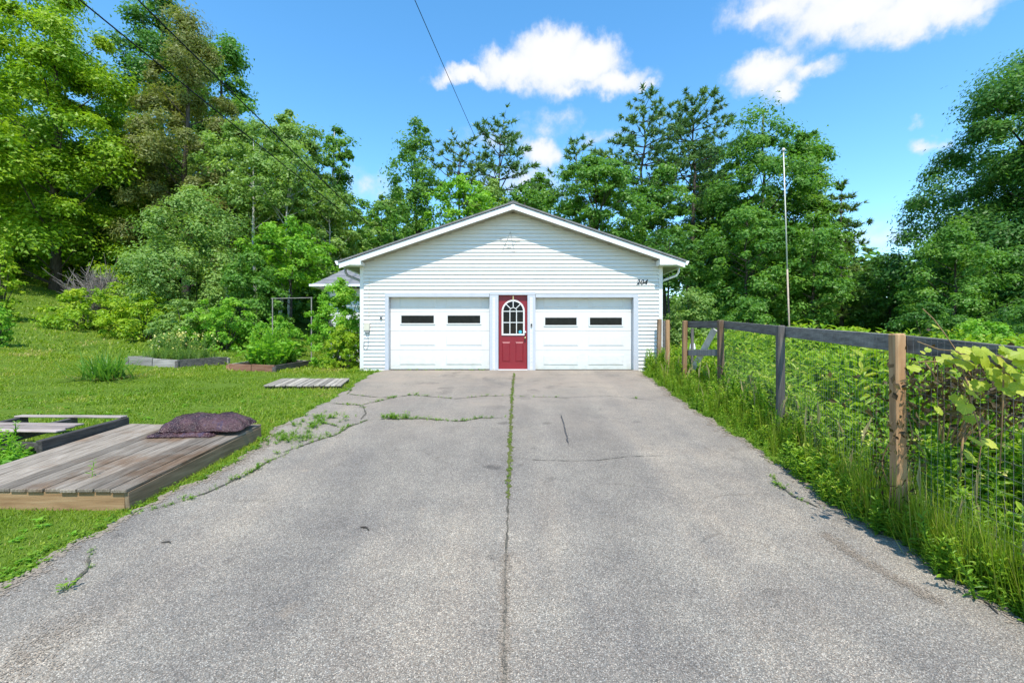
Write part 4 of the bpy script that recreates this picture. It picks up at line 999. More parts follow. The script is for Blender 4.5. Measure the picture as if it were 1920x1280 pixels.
    tree('maple_tree', 'leafy green tree filling below the two tall spreading pines', 1245, 300, 150, 33, 540, 'mid', 'full', lai=2.2, group=GM)
    tree('maple_tree', 'soft green tree rising behind the gap right of the two tall pines', 1330, 235, 120, 40, 540, 'pine', 'full', lai=2.0, group=GM)
    tree('maple_tree', 'pale green leafy tree behind the left roof slope, below the pointed pine', 925, 330, 130, 34, 480, 'birch', 'full', lai=2.0, group=GM)
    # right
    tree('ash_tree', 'broad tall green ash behind the tall white pole', 1432, 180, 260, 32, 520, 'mid', 'full', lai=2.2, group=GRT, gaps=.9, limbs=40)
    tree('ash_tree', 'narrower dark tree joined to the right side of the broad ash', 1530, 225, 120, 33, 520, 'mid', 'full', lai=2.1, group=GRT, gaps=.8)
    tree('maple_tree', 'middle height green tree below the broad ash', 1400, 380, 210, 26, 590, 'mid', 'round', lai=2.5, group=GRT)
    tree('maple_tree', 'fresh green tree just right of the tall white pole', 1525, 395, 150, 25, 600, 'mid', 'round', lai=2.5, group=GRT)
    tree('spruce_tree', 'drooping green spruce at the right end of the middle trees', 1578, 335, 170, 31, 600, 'spruce', 'cone', 'conifer', tilt=.0, droop=.08, dens=3, group=GRT)
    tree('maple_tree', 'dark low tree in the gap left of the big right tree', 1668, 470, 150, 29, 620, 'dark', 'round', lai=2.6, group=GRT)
    tree('maple_tree', 'huge dark green tree filling the right edge of the photo', 1935, 92, 450, 24, 630, 'dark', 'spade', lai=3.6, flat=.7, group=GRT, gaps=2.2, limbs=30, Lpx=2.9)
    tree('maple_tree', 'tall green tree behind the huge right tree, cut by the photo edge', 2010, 90, 380, 28, 620, 'mid', 'full', lai=2.0, group=GRT, gaps=1.2)
    tree('maple_tree', 'green understorey tree beneath the huge right tree', 1790, 400, 200, 21, 640, 'mid', 'full', lai=2.3, group=GRT)
    tree('shrub', 'sunny rounded bush behind the fence at far right', 1835, 588, 130, 13, 660, 'bush', 'bush', lai=2.8, trunk=False, group='shrubs beyond the fence')
    tree('shrub', 'olive berry bush right beside the garage wall', 1300, 535, 120, 16, 640, 'birch', 'bush', lai=2.8, trunk=False, group='shrubs beyond the fence')
    tree('shrub', 'pale topped low bush just above the fence rail', 1600, 608, 110, 17, 650, 'lime', 'bush', lai=2.4, trunk=False, group='shrubs beyond the fence')
    tree('shrub', 'green bush row piece left of the tall white pole', 1400, 560, 130, 19, 640, 'mid', 'bush', lai=2.6, trunk=False, group='shrubs beyond the fence')
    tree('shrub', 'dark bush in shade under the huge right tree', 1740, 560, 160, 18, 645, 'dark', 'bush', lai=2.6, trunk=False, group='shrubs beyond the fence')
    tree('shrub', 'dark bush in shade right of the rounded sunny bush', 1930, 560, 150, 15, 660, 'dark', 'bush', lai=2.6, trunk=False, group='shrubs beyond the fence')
    # bare twiggy bush
    x, Y = (190 - 960) / F * 21.5, 21.5; z0 = gz(x, Y); rg = np.random.default_rng(9)
    o = thing('bare_bush', (x, Y, z0), 'leafless grey brown twiggy bush under the bright maple', 'bare bush'); m = MB()
    for k in range(230):
        a = rg.random() * 6.3; ln = rg.uniform(1.2, 2.6); s = rg.uniform(.2, 1.0); b = Vector((math.cos(a) * s * ln * .75, math.sin(a) * s * ln * .6, ln * (1.05 - .45 * s)))
        r = rg.normal(size=3) * .2; m.tube([Vector((r[0] * .4, r[1] * .4, -.1)), b * .5 + Vector(r) * .5, b], [.02, .014, .006], 4, False)
        for q in range(5):
            t = rg.uniform(.4, .95); p = b * t; d = rg.normal(size=3) * .35; m.tube([p, p + Vector(d) * .6 + Vector((0, 0, .1)), p + Vector(d) + Vector((0, 0, .25))], [.009, .007, .004], 3, False)
    link('branches', m.mesh('branches', barkmat('twig_bark', (.12, .10, .09), (.22, .19, .17), (.32, .28, .25))), o)
plant_trees()

def far_woods():
    rg = np.random.default_rng(77); parts = []
    for k in range(1250):
        y = rg.uniform(44, 60) if k < 800 else rg.uniform(33, 40); px = rg.uniform(-500, 2500) if k < 800 else rg.choice([rg.uniform(-200, 660), rg.uniform(1330, 2100)]); x = (px - 960) / F * y
        top = np.interp(px, [-500, 0, 500, 700, 1000, 1250, 1500, 1650, 1750, 2500], [200, 250, 330, 420, 430, 430, 440, 505, 470, 380])
        z0 = gz(x, y); z = z0 + rg.uniform(0, 1) ** 1.1 * max(2.5, CZ + (640 - top) / F * y - z0); n = 95; c = np.array([x, y, z]); r = rg.uniform(1.3, 2.6)
        d = unit(rg.normal(size=(n, 3))); p = c + d * (r * rg.random(n) ** .4)[:, None] * [1, 1, .7]; nm = unit(d * .7 + [0, -.1, .7] + rg.normal(size=(n, 3)) * .3)
        parts.append(leaves(p, unit(np.cross(nm, rg.normal(size=(n, 3)))), nm, rg.uniform(.5, .95, n), .42, .45 + .2 * rg.normal() + .14 * rg.normal(size=n)))
    V, Fs, T = cat(parts); o = link('far_woods', np_mesh('far_woods', V, Fs, LM['mid'], T)); tag(o, 'mass of green woodland closing the view behind all nearer trees', 'woodland', kind='stuff')
far_woods()

# ------------------------------------------------------------------ plants of the verge, the field and the beds
def stemleaf(p, q, w, t):
    p, q = np.asarray(p, float)[None], np.asarray(q, float)[None]; ax = unit(q - p)
    a = leaves((p + q) / 2, ax, unit(np.cross(ax, [[.3, 1, .1]])), np.linalg.norm(q - p), w, np.array([t])); b = leaves((p + q) / 2, ax, unit(np.cross(ax, [[1, -.3, .1]])), np.linalg.norm(q - p), w, np.array([t]))
    return [a, b]
def proto_herb(rg, n=26, ll=.17, asp=.24, h=1.0, tm=OVA):
    parts = []; bend = rg.normal(size=2) * .10
    for k in range(2): parts += stemleaf((bend[0] * (k / 2) ** 2, bend[1] * (k / 2) ** 2, k * h / 2), (bend[0] * ((k + 1) / 2) ** 2, bend[1] * ((k + 1) / 2) ** 2, (k + 1) * h / 2), .016, .25)
    z = np.linspace(.12, 1, n); a = np.arange(n) * 2.4 + rg.random(n) * .6; el = .05 + .6 * z + rg.normal(size=n) * .2
    ax = np.stack([np.cos(a) * np.cos(el), np.sin(a) * np.cos(el), np.sin(el)], 1); nr = unit(np.stack([-np.cos(a) * np.sin(el), -np.sin(a) * np.sin(el), np.cos(el)], 1) + rg.normal(size=(n, 3)) * .15)
    L = ll * (1.1 - .45 * z) * rg.uniform(.75, 1.2, n); p = np.stack([bend[0] * z * z, bend[1] * z * z, z * h], 1) + ax * (L * .5)[:, None]
    parts.append(leaves(p, ax, nr, L, L * asp, .35 + .42 * z + rg.normal(size=n) * .12, tm)); return cat(parts)
def proto_broad(rg, n=22, ll=.23, h=.8):
    a = rg.random(n) * 6.3; r = .42 * np.sqrt(rg.random(n)); z = h * rg.uniform(.25, 1, n); el = rg.uniform(-.3, .6, n)
    ax = np.stack([np.cos(a) * np.cos(el), np.sin(a) * np.cos(el), np.sin(el)], 1); p = np.stack([np.cos(a) * r, np.sin(a) * r, z], 1)
    nr = unit(np.array([0, 0, 1.]) + rg.normal(size=(n, 3)) * .35); nr = unit(nr - ax * (nr * ax).sum(1)[:, None]); L = ll * rg.uniform(.5, 1.15, n)
    parts = [leaves(p, ax, nr, L, L * rg.uniform(.5, .8), .45 + .2 * rg.normal(size=n), OVA)]
    for k in range(0, n, 2): parts += stemleaf((0, 0, 0), p[k], .02, .3)[:1]
    return cat(parts)
def proto_tuft(rg, n=18, w=.014, spread=.55, seg=4, t0=.5):
    V, Fs, T = [], [], []
    for k in range(n):
        a = rg.random() * 6.3; sp = spread * rg.uniform(.2, 1.1); ln = rg.uniform(.6, 1.05); b = rg.uniform(.3, 1.5); base = rg.normal(size=2) * .05; s = np.array([-np.sin(a), np.cos(a), 0]); i0 = len(V); tv = t0 + .2 * rg.normal()
        for j in range(seg + 1):
            t = j / seg; p = np.array([base[0] + np.cos(a) * sp * t ** b, base[1] + np.sin(a) * sp * t ** b, ln * (t - .28 * sp * t ** 2.5 * 1.5)]); ww = w * (1 - t ** 1.6) * .5 + .0006
            V += [p - s * ww, p + s * ww]; T += [tv, tv]
        for j in range(seg): q = i0 + 2 * j; Fs += [(q, q + 1, q + 3), (q, q + 3, q + 2)]
    return np.array(V), np.array(Fs), np.clip(np.array(T), 0, 1)
def proto_stalk(rg):
    parts = []; b = rg.normal(size=2) * .12; parts += stemleaf((0, 0, 0), (b[0] * .4, b[1] * .4, .55), .007, .5) + stemleaf((b[0] * .4, b[1] * .4, .55), (b[0], b[1], 1), .006, .6)
    n = 7; z = rg.uniform(.82, 1, n); a = rg.random(n) * 6.3; ax = unit(np.stack([np.cos(a), np.sin(a), rg.uniform(.3, 1.3, n)], 1)); p = np.stack([b[0] * z, b[1] * z, z], 1) + ax * .03
    parts.append(leaves(p, ax, unit(np.cross(ax, rg.normal(size=(n, 3)))), .035, .006, rg.uniform(.3, 1, n))); return cat(parts)
def scatter(protos, xy, hts, rg, wide=1.0, tj=.1, sink=.02, z=None):
    parts = []; which = rg.integers(0, len(protos), len(xy)); zz = ground(xy[:, 0], xy[:, 1]) - sink if z is None else z
    for i, (V, Fs, T) in enumerate(protos):
        s = np.where(which == i)[0]; n = len(s)
        if not n: continue
        a = rg.random(n) * 6.3; c, sn = np.cos(a), np.sin(a); h = hts[s]; ww = h * wide * rg.uniform(.8, 1.25, n)
        X = (V[None, :, 0] * c[:, None] - V[None, :, 1] * sn[:, None]) * ww[:, None] + xy[s, 0][:, None]; Y = (V[None, :, 0] * sn[:, None] + V[None, :, 1] * c[:, None]) * ww[:, None] + xy[s, 1][:, None]
        Z = V[None, :, 2] * h[:, None] + zz[s][:, None]; k = len(V)
        parts.append((np.stack([X, Y, Z], 2).reshape(-1, 3), (Fs[None] + (np.arange(n) * k)[:, None, None]).reshape(-1, 3), np.clip((T[None] + rg.normal(size=(n, 1)) * tj).ravel(), 0, 1)))
    return cat(parts)
def stuff(name, arr, mat, label, cat_='plants'):
    V, Fs, T = arr; o = link(name, np_mesh(name, V, Fs, LM[mat], T)); tag(o, label, cat_, kind='stuff'); return o
def rect(rg, n, x0, x1, y0, y1): return np.stack([rg.uniform(x0, x1, n), rg.uniform(y0, y1, n)], 1)
def fence_x(y): return np.interp(y, [-1, 3.7, 6.2, 8.6, 10, 12.4], [2.3, 3.13, 3.65, 3.94, 3.85, 4.0])
def patch(xy, s=1.3, ph=0):
    x, y = xy[:, 0] * s, xy[:, 1] * s; return .5 + .25 * np.sin(x * 1.7 + y * .6 + ph) + .25 * np.sin(y * 2.1 - x * .8 + 2 * ph)
def verge_and_field():
    rg = np.random.default_rng(31)
    herbs = [proto_herb(rg, 30, .19, .27) for _ in range(5)] + [proto_herb(rg, 22, .24, .36) for _ in range(2)]; light = [proto_herb(rg, 22, .22, .36, tm=DIA) for _ in range(5)]
    broads = [proto_broad(rg) for _ in range(5)]; tufts = [proto_tuft(rg) for _ in range(5)]; stalks = [proto_stalk(rg) for _ in range(4)]
    # verge between asphalt and fence
    n = 2600; y = rg.uniform(.8, 12.3, n); e = edge(RE, y) + wob(y, 2.3); u = rg.random(n) ** 1.0; x = e - .03 + u * (np.maximum(fence_x(y) + .5, e + .55) - e); xy = np.stack([x, y], 1)
    d = x - e
    k = rg.random(n); b = k < .36; t = (k >= .36) & (k < .56); h_ = k >= .56
    A = [scatter(broads, xy[b], np.clip(.07 + .30 * d[b], .06, .32) * rg.uniform(.7, 1.4, b.sum()), rg, 1.0)]
    A.append(scatter(herbs, xy[h_], np.clip(.16 + .55 * d[h_], .15, .6) * rg.uniform(.7, 1.3, h_.sum()), rg, .9))
    y = rg.uniform(2.0, 5.2, 260); w = np.stack([edge(RE, y) + wob(y, 2.3) + rg.uniform(-.06, .16, 260), y], 1); A.append(scatter(herbs, w, rg.uniform(.14, .36, 260), rg, 1.0))
    y = rg.uniform(2.3, 4.3, 120); lush = np.stack([edge(RE, y) + rg.uniform(.02, .22, 120), y], 1)
    stuff('verge_weeds', cat(A), 'weed', 'low leafy weeds spilling over the right edge of the driveway', 'weeds')
    B = [scatter(tufts, xy[t], np.clip(.14 + .55 * d[t], .12, .55) * rg.uniform(.7, 1.4, t.sum()), rg, .75)]
    B.append(scatter(tufts, lush, rg.uniform(.35, .75, 120), rg, .7))
    # field behind the fence
    P1 = []
    for y0, y1, den in ((1.2, 4, 42), (4, 8, 34), (8, 14, 24), (14, 26, 12)):
        xm = 1.16 * y1 + 1.0; m = int((y1 - y0) * (xm - 3) * den); q = rect(rg, m, 3.0, xm, y0, y1); q = q[(q[:, 0] > fence_x(q[:, 1]) + .12) & (q[:, 0] < 1.16 * q[:, 1] + 1.2)]; P1.append(q)
    q = np.concatenate(P1); q = q[~((q[:, 0] < 4.6) & (q[:, 1] > 12.2))]
    dist = q[:, 0] - fence_x(q[:, 1]); k = rg.random(len(q)); pt = patch(q, .6, 1)
    q = q[~((q[:, 0] > 3.3) & (q[:, 0] < 5.2) & (q[:, 1] > 2.9) & (q[:, 1] < 4.3) & (rg.random(len(q)) < .2))]; dist = q[:, 0] - fence_x(q[:, 1]); k = rg.random(len(q)); pt = patch(q, .6, 1)
    hh = np.clip(.50 + .35 * dist, .5, 1.12) * (.72 + .42 * pt) * rg.uniform(.8, 1.15, len(q))
    a = k < .66; b = (k >= .66) & (k < .84); c = k >= .84
    big = 1 + .5 * (q[:, 1] > 8) 
    nf = q[:, 1] < 7
    stuff('field_weeds', cat([scatter(herbs, q[a & nf], hh[a & nf], rg, 1.0, .12), scatter(light, q[a & ~nf], hh[a & ~nf], rg, 1.1, .12), scatter(broads, q[b], hh[b] * .7, rg, .8, .12)]), 'weed', 'tall leafy goldenrod like weeds filling the field behind the fence', 'weeds')
    B.append(scatter(tufts, q[c], hh[c] * .95, rg, .55))
    nfl = 420; qi = q[rg.integers(0, len(q), nfl)] + rg.normal(size=(nfl, 2)) * .1; hz = np.interp(qi[:, 0] - fence_x(qi[:, 1]), [0, 2], [.55, 1.0]) * rg.uniform(.75, 1.1, nfl); fp = np.repeat(np.stack([qi[:, 0], qi[:, 1], ground(qi[:, 0], qi[:, 1]) + hz], 1), 4, 0) + rg.normal(size=(nfl * 4, 3)) * .018
    nm = unit(rg.normal(size=fp.shape) + [0, -.4, 1]); stuff('wild_flowers', leaves(fp, unit(np.cross(nm, rg.normal(size=fp.shape))), nm, .028, .026, rg.random(len(fp)) * .6), 'flower', 'tiny yellow wild flowers dotted through the field weeds', 'flowers')
    # coarse grass along the fence foot
    m = 420; y = rg.uniform(1.2, 12, m); g = np.stack([fence_x(y) + rg.normal(size=m) * .22, y], 1); g = g[g[:, 0] > edge(RE, g[:, 1]) + .08]
    B.append(scatter(tufts, g, rg.uniform(.35, .7, len(g)), rg, .6)); stuff('tall_grass', cat(B), 'grass', 'tall arching grass growing through the fence mesh', 'grass')
    m = 130; y = rg.uniform(1.4, 11, m) ; g = np.stack([fence_x(y) + rg.normal(size=m) * .3 + .1, y], 1); g = g[g[:, 0] > edge(RE, g[:, 1]) + .12]
    g2 = q[rg.random(len(q)) < .03]; allq = np.concatenate([g, g2]); stuff('dry_stalks', scatter(stalks, allq, rg.uniform(.35, .8, len(allq)), rg, 1.0), 'dry', 'dry beige seed stalks standing among the fence weeds', 'stalks')
    # weeds at the corner of the garage and along the wall
    w = rect(rg, 60, 3.5, 4.2, 11.7, 12.45); A = [scatter(herbs, w, rg.uniform(.25, .7, 60), rg, 1.0)]
    w = rect(rg, 34, -3.4, -.7, 12.46, 12.53); A.append(scatter(broads, w, rg.uniform(.03, .09, 34), rg, 1.2, z=np.full(34, -.0)))
    w = np.stack([rg.uniform(-4.6, -3.6, 50), rg.uniform(12.1, 12.5, 50)], 1); A.append(scatter(broads, w, rg.uniform(.06, .14, 50), rg, 1.2))
    # growth in the cracks
    c_ = np.array([(p.x, p.y) for p, g in CR if rg.random() < g]); c_ = np.repeat(c_, 2, 0) + rg.normal(size=(len(c_) * 2, 2)) * .014; pk = patch(c_, 2.2, 2); c_ = c_[pk > .42]
    A.append(scatter(broads + tufts[:2], c_, rg.uniform(.012, .036, len(c_)), rg, 1.4, z=.087 * (c_[:, 1] - W) + DZ))
    cw = np.array([(p.x, p.y) for p, g in CW if rg.random() < (g * 1.0 if p.x < -.3 else g * .6)]); cw = cw + rg.normal(size=cw.shape) * .022; cw = cw[patch(cw, 1.6, 4) > .36]
    A.append(scatter(broads + tufts, cw, rg.uniform(.03, .075, len(cw)), rg, 1.5, z=.087 * (cw[:, 1] - W) + DZ))
    pc = D(745, 783); w = np.array([(pc.x, pc.y)]) + rg.normal(size=(26, 2)) * [.16, .07]; A.append(scatter(broads, w, rg.uniform(.05, .12, 26), rg, 1.2, z=.087 * (w[:, 1] - W) + DZ))
    pc = D(545, 822); w = np.array([(pc.x, pc.y)]) + rg.normal(size=(90, 2)) * [.2, .14]; A.append(scatter(broads + tufts, w, rg.uniform(.04, .09, 90), rg, 1.3, z=.087 * (w[:, 1] - W) + DZ))
    pc = D(600, 790); w = np.array([(pc.x, pc.y)]) + rg.normal(size=(70, 2)) * [.14, .3]; A.append(scatter(broads + tufts, w, rg.uniform(.05, .11, 70), rg, 1.3, z=.087 * (w[:, 1] - W) + DZ))
    # left edge of the drive and round the platform
    y = rg.uniform(2.4, 12, 500); e = edge(LE, y) + wob(y, 1) ; w = np.stack([e - np.abs(rg.normal(size=500)) * .1 + .03, y], 1); A.append(scatter(broads, w, rg.uniform(.03, .10, 500), rg, 1.3))
    stuff('edge_weeds', cat(A), 'weed', 'small weeds in the asphalt cracks and along the drive edges', 'weeds')
    w = rect(rg, 170, -7.0, -5.4, 4.55, 5.4); stuff('leafy_weeds', cat([scatter(herbs, w[:50], rg.uniform(.25, .5, 50), rg, 1.1), scatter(broads, w[50:], rg.uniform(.15, .34, 120), rg, 1.1)]), 'bush', 'dark leafy weeds growing against the left side of the plank platform', 'weeds')
    pl = np.array([[-4.08, 4.42]]); V, Fs, T = scatter([proto_herb(rg, 12, .3, .2)], pl, np.array([.17]), rg, 1.0, z=np.array([ztop(4.42) - .02])); o = link('sprout', np_mesh('sprout', V, Fs, LM['bush'], T)); tag(o, 'single green weed sprouting between the platform planks', 'weed')
verge_and_field()

def lawn():
    rg = np.random.default_rng(12)
    def blades(n, x0, x1, y0, y1, h, w, seed):
        q = rect(rg, n, x0, x1, y0, y1); e = edge(LE, q[:, 1]) + wob(q[:, 1], 1); drive = (q[:, 1] < 12.5)
        ok = np.where(drive, q[:, 0] < e + .015 * rg.normal(size=n), q[:, 0] < -4.25) & (q[:, 0] > -1.2 * q[:, 1] - 1.2)
        ok &= ~((q[:, 0] > -5.32) & (q[:, 0] < -3.54) & (q[:, 1] > 4.16) & (q[:, 1] < 6.34)); ok &= ~((q[:, 0] > -6.9) & (q[:, 0] < -5.4) & (q[:, 1] > 5.42) & (q[:, 1] < 6.4) & (rg.random(n) < .8))
        q = q[ok]; m = len(q); z = ground(q[:, 0], q[:, 1]); a = rg.random(m) * 6.3; pt = patch(q, 1.1, 3); pt2 = patch(q, .37, 1)
        hh = h * rg.uniform(.55, 1.3, m) * (.75 + .5 * pt); ln = rg.uniform(.25, .95, m); d = np.stack([np.cos(a) * ln, np.sin(a) * ln, np.ones(m)], 1); s = np.stack([-np.sin(a), np.cos(a), 0 * a], 1) * (w * rg.uniform(.6, 1.3, m))[:, None] / 2
        b = np.stack([q[:, 0], q[:, 1], z - .01], 1); mid = b + d * (hh * .55)[:, None]; tip = mid + (d * [1.6, 1.6, .55]) * (hh * .5)[:, None]
        V = np.stack([b - s, b + s, mid - s * .8, mid + s * .8, tip], 1).reshape(-1, 3); i = (np.arange(m) * 5)[:, None]
        Fs = np.concatenate([i + [0, 1, 3], i + [0, 3, 2], i + [2, 3, 4]]); pt3 = patch(q, 2.7, 5); tint = .50 + .34 * (pt2 - .5) + .22 * (pt3 - .5) + .15 * rg.normal(size=m) + .4 * (rg.random(m) < .05) + .45 * np.clip((patch(q, .9, 9) * .6 + patch(q, 3.1, 4) * .4 - .64) * 4, 0, 1)
        return V, Fs, np.repeat(np.clip(tint, 0, 1), 5)
    q = rect(rg, 420, -9, -3.5, 1.6, 9.5); q = q[(q[:, 0] < edge(LE, q[:, 1]) - .05) & (q[:, 0] > -1.2 * q[:, 1] - 1) & ~((q[:, 0] > -7) & (q[:, 1] > 4.1) & (q[:, 1] < 6.45))]; pb = [proto_broad(rg, 14, .4) for _ in range(3)]
    stuff('clover', scatter(pb, q, rg.uniform(.04, .085, len(q)), rg, 1.6), 'bush', 'scattered clover and plantain leaves in the lawn', 'weeds')
    arr = cat([blades(85000, -7.2, -3.2, 1.2, 7, .055, .006, 1), blades(70000, -16, -3.2, 6, 13, .065, .013, 2), blades(46000, -34, -4.2, 12, 30, .10, .034, 3)])
    stuff('lawn_grass', arr, 'grass', 'mown green lawn rising to the left of the driveway', 'grass')
lawn()

def beds():
    rg = np.random.default_rng(8); tufts = [proto_tuft(rg, 22, .03, .8) for _ in range(3)]; herbs = [proto_herb(rg) for _ in range(3)]; broads = [proto_broad(rg) for _ in range(3)]
    # day lily
    p = G(197, 712); o = thing('daylily_clump', (p.x, p.y, gz(p.x, p.y)), 'clump of arching dark green blades alone on the lawn', 'plant')
    V, Fs, T = proto_tuft(rg, 190, .045, 1.15, 5, .45); V = V * [.78, .6, .85] + np.concatenate([np.repeat(rg.normal(size=(190, 2)) * .16, 12, 0), np.zeros((2280, 1))], 1); link('blades', np_mesh('blades', V, Fs, LM['mid'], T), o)
    V, Fs, T = proto_tuft(rg, 60, .04, 1.5, 5, .4); V = V * [.75, .6, .2]; link('dry_blades', np_mesh('dry_blades', V, Fs, LM['dry'], T), o)
    def fill(ring, n): return np.array([[*(a.lerp(b, u).lerp(d.lerp(c, u), v)).xy] for a, b, c, d in [ring[0]] for u, v in rg.uniform(.12, .88, (n, 2))])
    r, h = bed1; q = fill([r], 130); z = ground(q[:, 0], q[:, 1]) + .12
    V = cat([scatter(herbs, q[:60], rg.uniform(.35, .75, 60), rg, .8, z=z[:60]), scatter(tufts, q[60:], rg.uniform(.25, .5, 70), rg, .6, z=z[60:])])
    c = sum(r, Vector()) / 4; o = thing('flower_patch', (c.x, c.y, gz(c.x, c.y) + .1), 'pale yellow flowering plants in the grey raised bed', 'flowers'); me = np_mesh('stems_and_leaves', V[0], V[1], LM['birch'], V[2]); link('stems_and_leaves', me, o, True)
    n = 230; ci = rg.integers(0, 34, n); cc = q[ci] ; pz = ground(cc[:, 0], cc[:, 1]) + .12 + (.35 + .5 * ((ci * 7) % 10) / 10); pp = np.stack([cc[:, 0], cc[:, 1], pz], 1) + rg.normal(size=(n, 3)) * [.07, .07, .06]; nm = unit(rg.normal(size=(n, 3)) + [0, -.5, .8])
    V = leaves(pp, unit(np.cross(nm, rg.normal(size=(n, 3)))), nm, .05, .045, rg.random(n) * .75); tag(link('petals', np_mesh('petals', V[0], V[1], LM['flower'], V[2]), o, True), kind='stuff')
    r, h = bed2; q = fill([r], 90); z = ground(q[:, 0], q[:, 1]) + .1; c = sum(r, Vector()) / 4
    V = cat([scatter(herbs, q[:40], rg.uniform(.5, 1.15, 40), rg, 1.0, z=z[:40]), scatter(broads, q[40:], rg.uniform(.4, .85, 50), rg, .9, z=z[40:])]); o = thing('vegetable_plants', (c.x, c.y, gz(c.x, c.y) + .1), 'tall lime green leafy plants in the reddish raised bed', 'plants'); link('foliage', np_mesh('foliage', V[0], V[1], LM['bush'], V[2]), o, True)
beds()

def leaf_template():
    pts = []                                              # lobed, toothed heart shape of a grape leaf
    for a, r in ((-90, .20), (-66, .50), (-45, .56), (-28, .53), (-10, .62), (6, .58), (22, .53), (40, .64), (52, .61), (66, .57), (80, .66), (90, .74)):
        pts.append((r * math.cos(math.radians(a)), r * math.sin(math.radians(a))))
    pts = pts + [(-x, y) for x, y in reversed(pts[1:-1])]
    v = [(0, 0, .05)] + [(x, y, -.10 * (x * x + y * y) ** .5 + .05 * abs(math.sin(5 * math.atan2(y, x)))) for x, y in pts]; n = len(pts)
    return v, [(0, 1 + i, 1 + (i + 1) % n) for i in range(n)]
def grape_vine():
    rg = random.Random(4); base = Vector((3.15, 2.75, gz(3.15, 2.75)))
    o = thing('grape_vine', base, 'grape vine with big yellow green leaves over the near end of the fence', 'vine')
    v, f = leaf_template(); meshes = []
    for k in range(6):
        me = bpy.data.meshes.new('leaf'); kk = 1 + .25 * k
        me.from_pydata([(x * (1 + .08 * math.sin(k + y * 4)), y, z * kk + .08 * math.sin(2 * x + k) * x) for x, y, z in v], [], f); me.update()
        a = me.attributes.new('tint', 'FLOAT', 'POINT'); t = rg.uniform(.3, .9)
        a.data.foreach_set('value', [min(1, t + (.18 if i == 0 else 0) + rg.uniform(-.1, .1)) for i in range(len(v))])
        me.materials.append(LM['vine']); me.polygons.foreach_set('use_smooth', [False] * len(me.polygons)); meshes.append(me)
    Z = lambda zx, zy: (1600 + zx / 4, 560 + zy / 4)
    spots = [(680, 450, 1), (830, 380, .9), (830, 480, 1.2), (770, 410, .8), (900, 390, .8), (960, 390, .9), (985, 470, 1.1), (1090, 460, 1.1), (1150, 400, 1), (1195, 440, 1.15), (1100, 575, 1.3), (1050, 540, .9), (1210, 565, 1.1), (1160, 600, .9), (1250, 410, 1),
             (1245, 570, 1), (1170, 690, .8), (1225, 655, .8), (450, 515, .8), (900, 640, 1.1), (955, 640, 1), (890, 700, 1), (625, 210, .4), (605, 200, .3), (560, 380, .4), (520, 400, .35), (790, 750, .9), (840, 810, 1), (880, 890, .9), (640, 830, .7), (910, 1060, 1), (1010, 1075, 1), (870, 1170, 1),
             (1275, 480, 1.1), (1130, 370, .8), (1020, 510, .8), (730, 460, .7), (870, 430, 1), (935, 440, .9), (1060, 430, 1), (1270, 620, 1.1), (1180, 520, 1.1), (1130, 640, .9), (1290, 700, .9), (1300, 540, 1.2), (1310, 430, 1.1), (1330, 610, 1.2)]
    depth = lambda a: min(3.25, 3.2 * F / (a - 960) - .06)
    for k, (zx, zy, s) in enumerate(spots):
        Y = depth(Z(zx, zy)[0]) - rg.uniform(0, .16); p = P(*Z(zx, zy), Y); l = link('leaf', meshes[k % 6], o); l.location = p - base
        sz = .08 * s * Y / 2.9; l.scale = (sz, sz, sz)
        n = Vector((rg.uniform(-.5, .35), rg.uniform(-1.0, -.35), rg.uniform(.15, .95))).normalized()      # blades face the light and the drive
        q = n.to_track_quat('Z', 'Y'); q = q @ Matrix.Rotation(math.pi + rg.uniform(-.7, .7), 3, 'Z').to_quaternion(); l.rotation_mode = 'QUATERNION'; l.rotation_quaternion = q
    canes = [[(1340, 640), (1150, 560), (950, 470), (780, 400), (690, 270), (600, 150), (520, 75)], [(1300, 500), (1100, 430), (850, 400), (640, 380), (480, 320)], [(860, 540), (930, 640), (990, 740)], [(800, 500), (860, 640), (890, 800), (940, 950), (960, 1100), (930, 1280)],
             [(700, 480), (600, 470), (530, 470), (450, 480)], [(1130, 480), (1120, 800), (1100, 1280)], [(540, 480), (600, 560), (620, 620)]]
    for i, c in enumerate(canes):
        pts = [P(*Z(a, b), depth(Z(a, b)[0]) - .03 + .02 * math.sin(3 * k + i)) for k, (a, b) in enumerate(c)]; m = MB(); m.tube(pts, [.0055 - .003 * k / len(pts) for k in range(len(pts))], 5); m.build('cane', M_cane, o, smooth=True)
M_cane = plain('vine_cane', (.28, .18, .09), .7, .2, var=.25)
grape_vine()
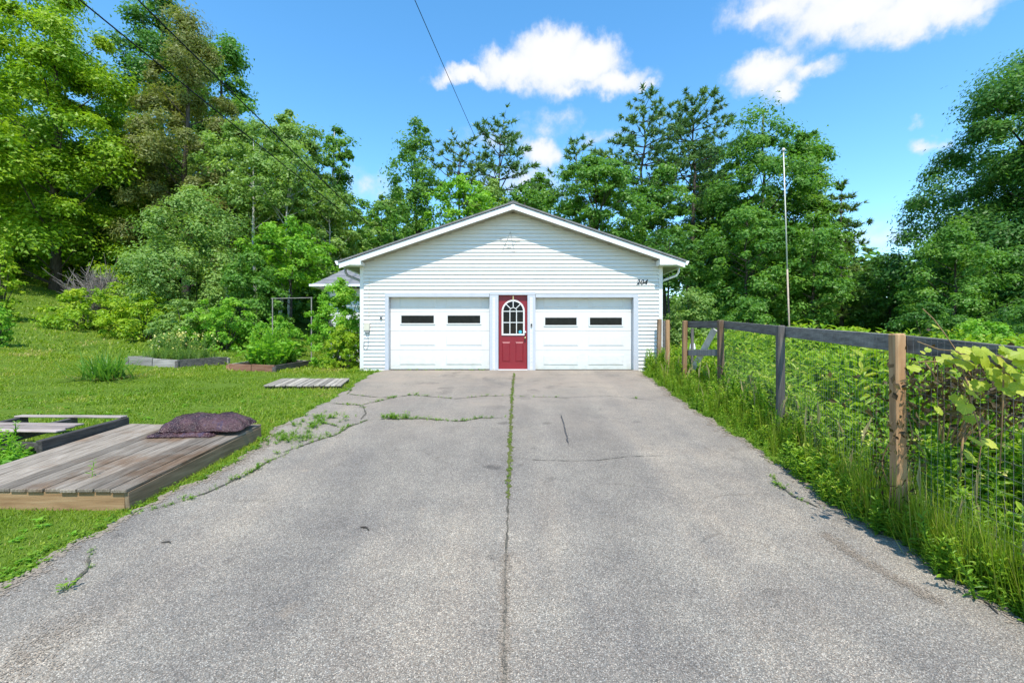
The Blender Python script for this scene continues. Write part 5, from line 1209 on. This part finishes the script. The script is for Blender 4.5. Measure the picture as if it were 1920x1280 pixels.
def dead_vine():
    rg = np.random.default_rng(3); x, y = 3.13, 3.7; z0 = gz(x, y); o = thing('dead_vine', (x, y, z0), 'withered dark brown vine wrapped round the base of the nearest tan post', 'dead vine')
    m = MB()
    for s in range(3): m.tube([(math.cos(t * 4 + s * 2) * .07 + .02 * math.sin(9 * t + s), math.sin(t * 4 + s * 2) * .07 + .02 * math.cos(11 * t), t * 1.0) for t in np.linspace(0, 1, 16)],   .005, 5)
    link('stem', m.mesh('stem', M_cane, smooth=True), o)
    n = 260; z = .2 + .8 * rg.random(n) ** .8; a = rg.random(n) * 6.3; r = .10 + np.abs(rg.normal(size=n)) * .06; p = np.stack([np.cos(a) * r, np.sin(a) * r, z], 1); ax = unit(rg.normal(size=(n, 3)) + [0, 0, -.6]); nm = unit(rg.normal(size=(n, 3)) + np.stack([np.cos(a), np.sin(a), 0 * a], 1))
    V = leaves(p, ax, nm, rg.uniform(.02, .055, n), rg.uniform(.008, .025, n), rg.random(n), OVA); tag(link('withered_leaves', np_mesh('withered_leaves', V[0], V[1], LM['brown'], V[2]), o), kind='stuff')
dead_vine()
def dead_shrub():
    rg = np.random.default_rng(6); x, y = 3.75, 3.55; z0 = gz(x, y); o = thing('dead_shrub', (x, y, z0), 'dark brown dead shrub tangled behind the yellow green grape leaves', 'dead shrub'); m = MB()
    for k in range(16):
        d = rg.normal(size=3) * [.34, .22, .15]; b = Vector((d[0], d[1], 1.15 + d[2] + .25 * rg.random())); m.tube([(d[0] * .4, d[1] * .4 + .25, .75), (d[0] * .7, d[1] * .7 + .1, 1.0), tuple(b)], [.007, .006, .003], 4, False)
    m.tube([(0, .3, -.1), (.02, .28, .5), (0, .22, 1.0)], [.014, .01, .007], 5); link('branches', m.mesh('branches', M_cane, smooth=True), o)
    n = 1300; p = rg.normal(size=(n, 3)) * [.40, .22, .15] + [0, 0, 1.2]; V = leaves(p, unit(rg.normal(size=(n, 3))), unit(rg.normal(size=(n, 3))), rg.uniform(.03, .09, n), rg.uniform(.015, .05, n), rg.random(n) * .8)
    tag(link('withered_leaves', np_mesh('withered_leaves', V[0], V[1], LM['brown'], V[2]), o), kind='stuff')
dead_shrub()
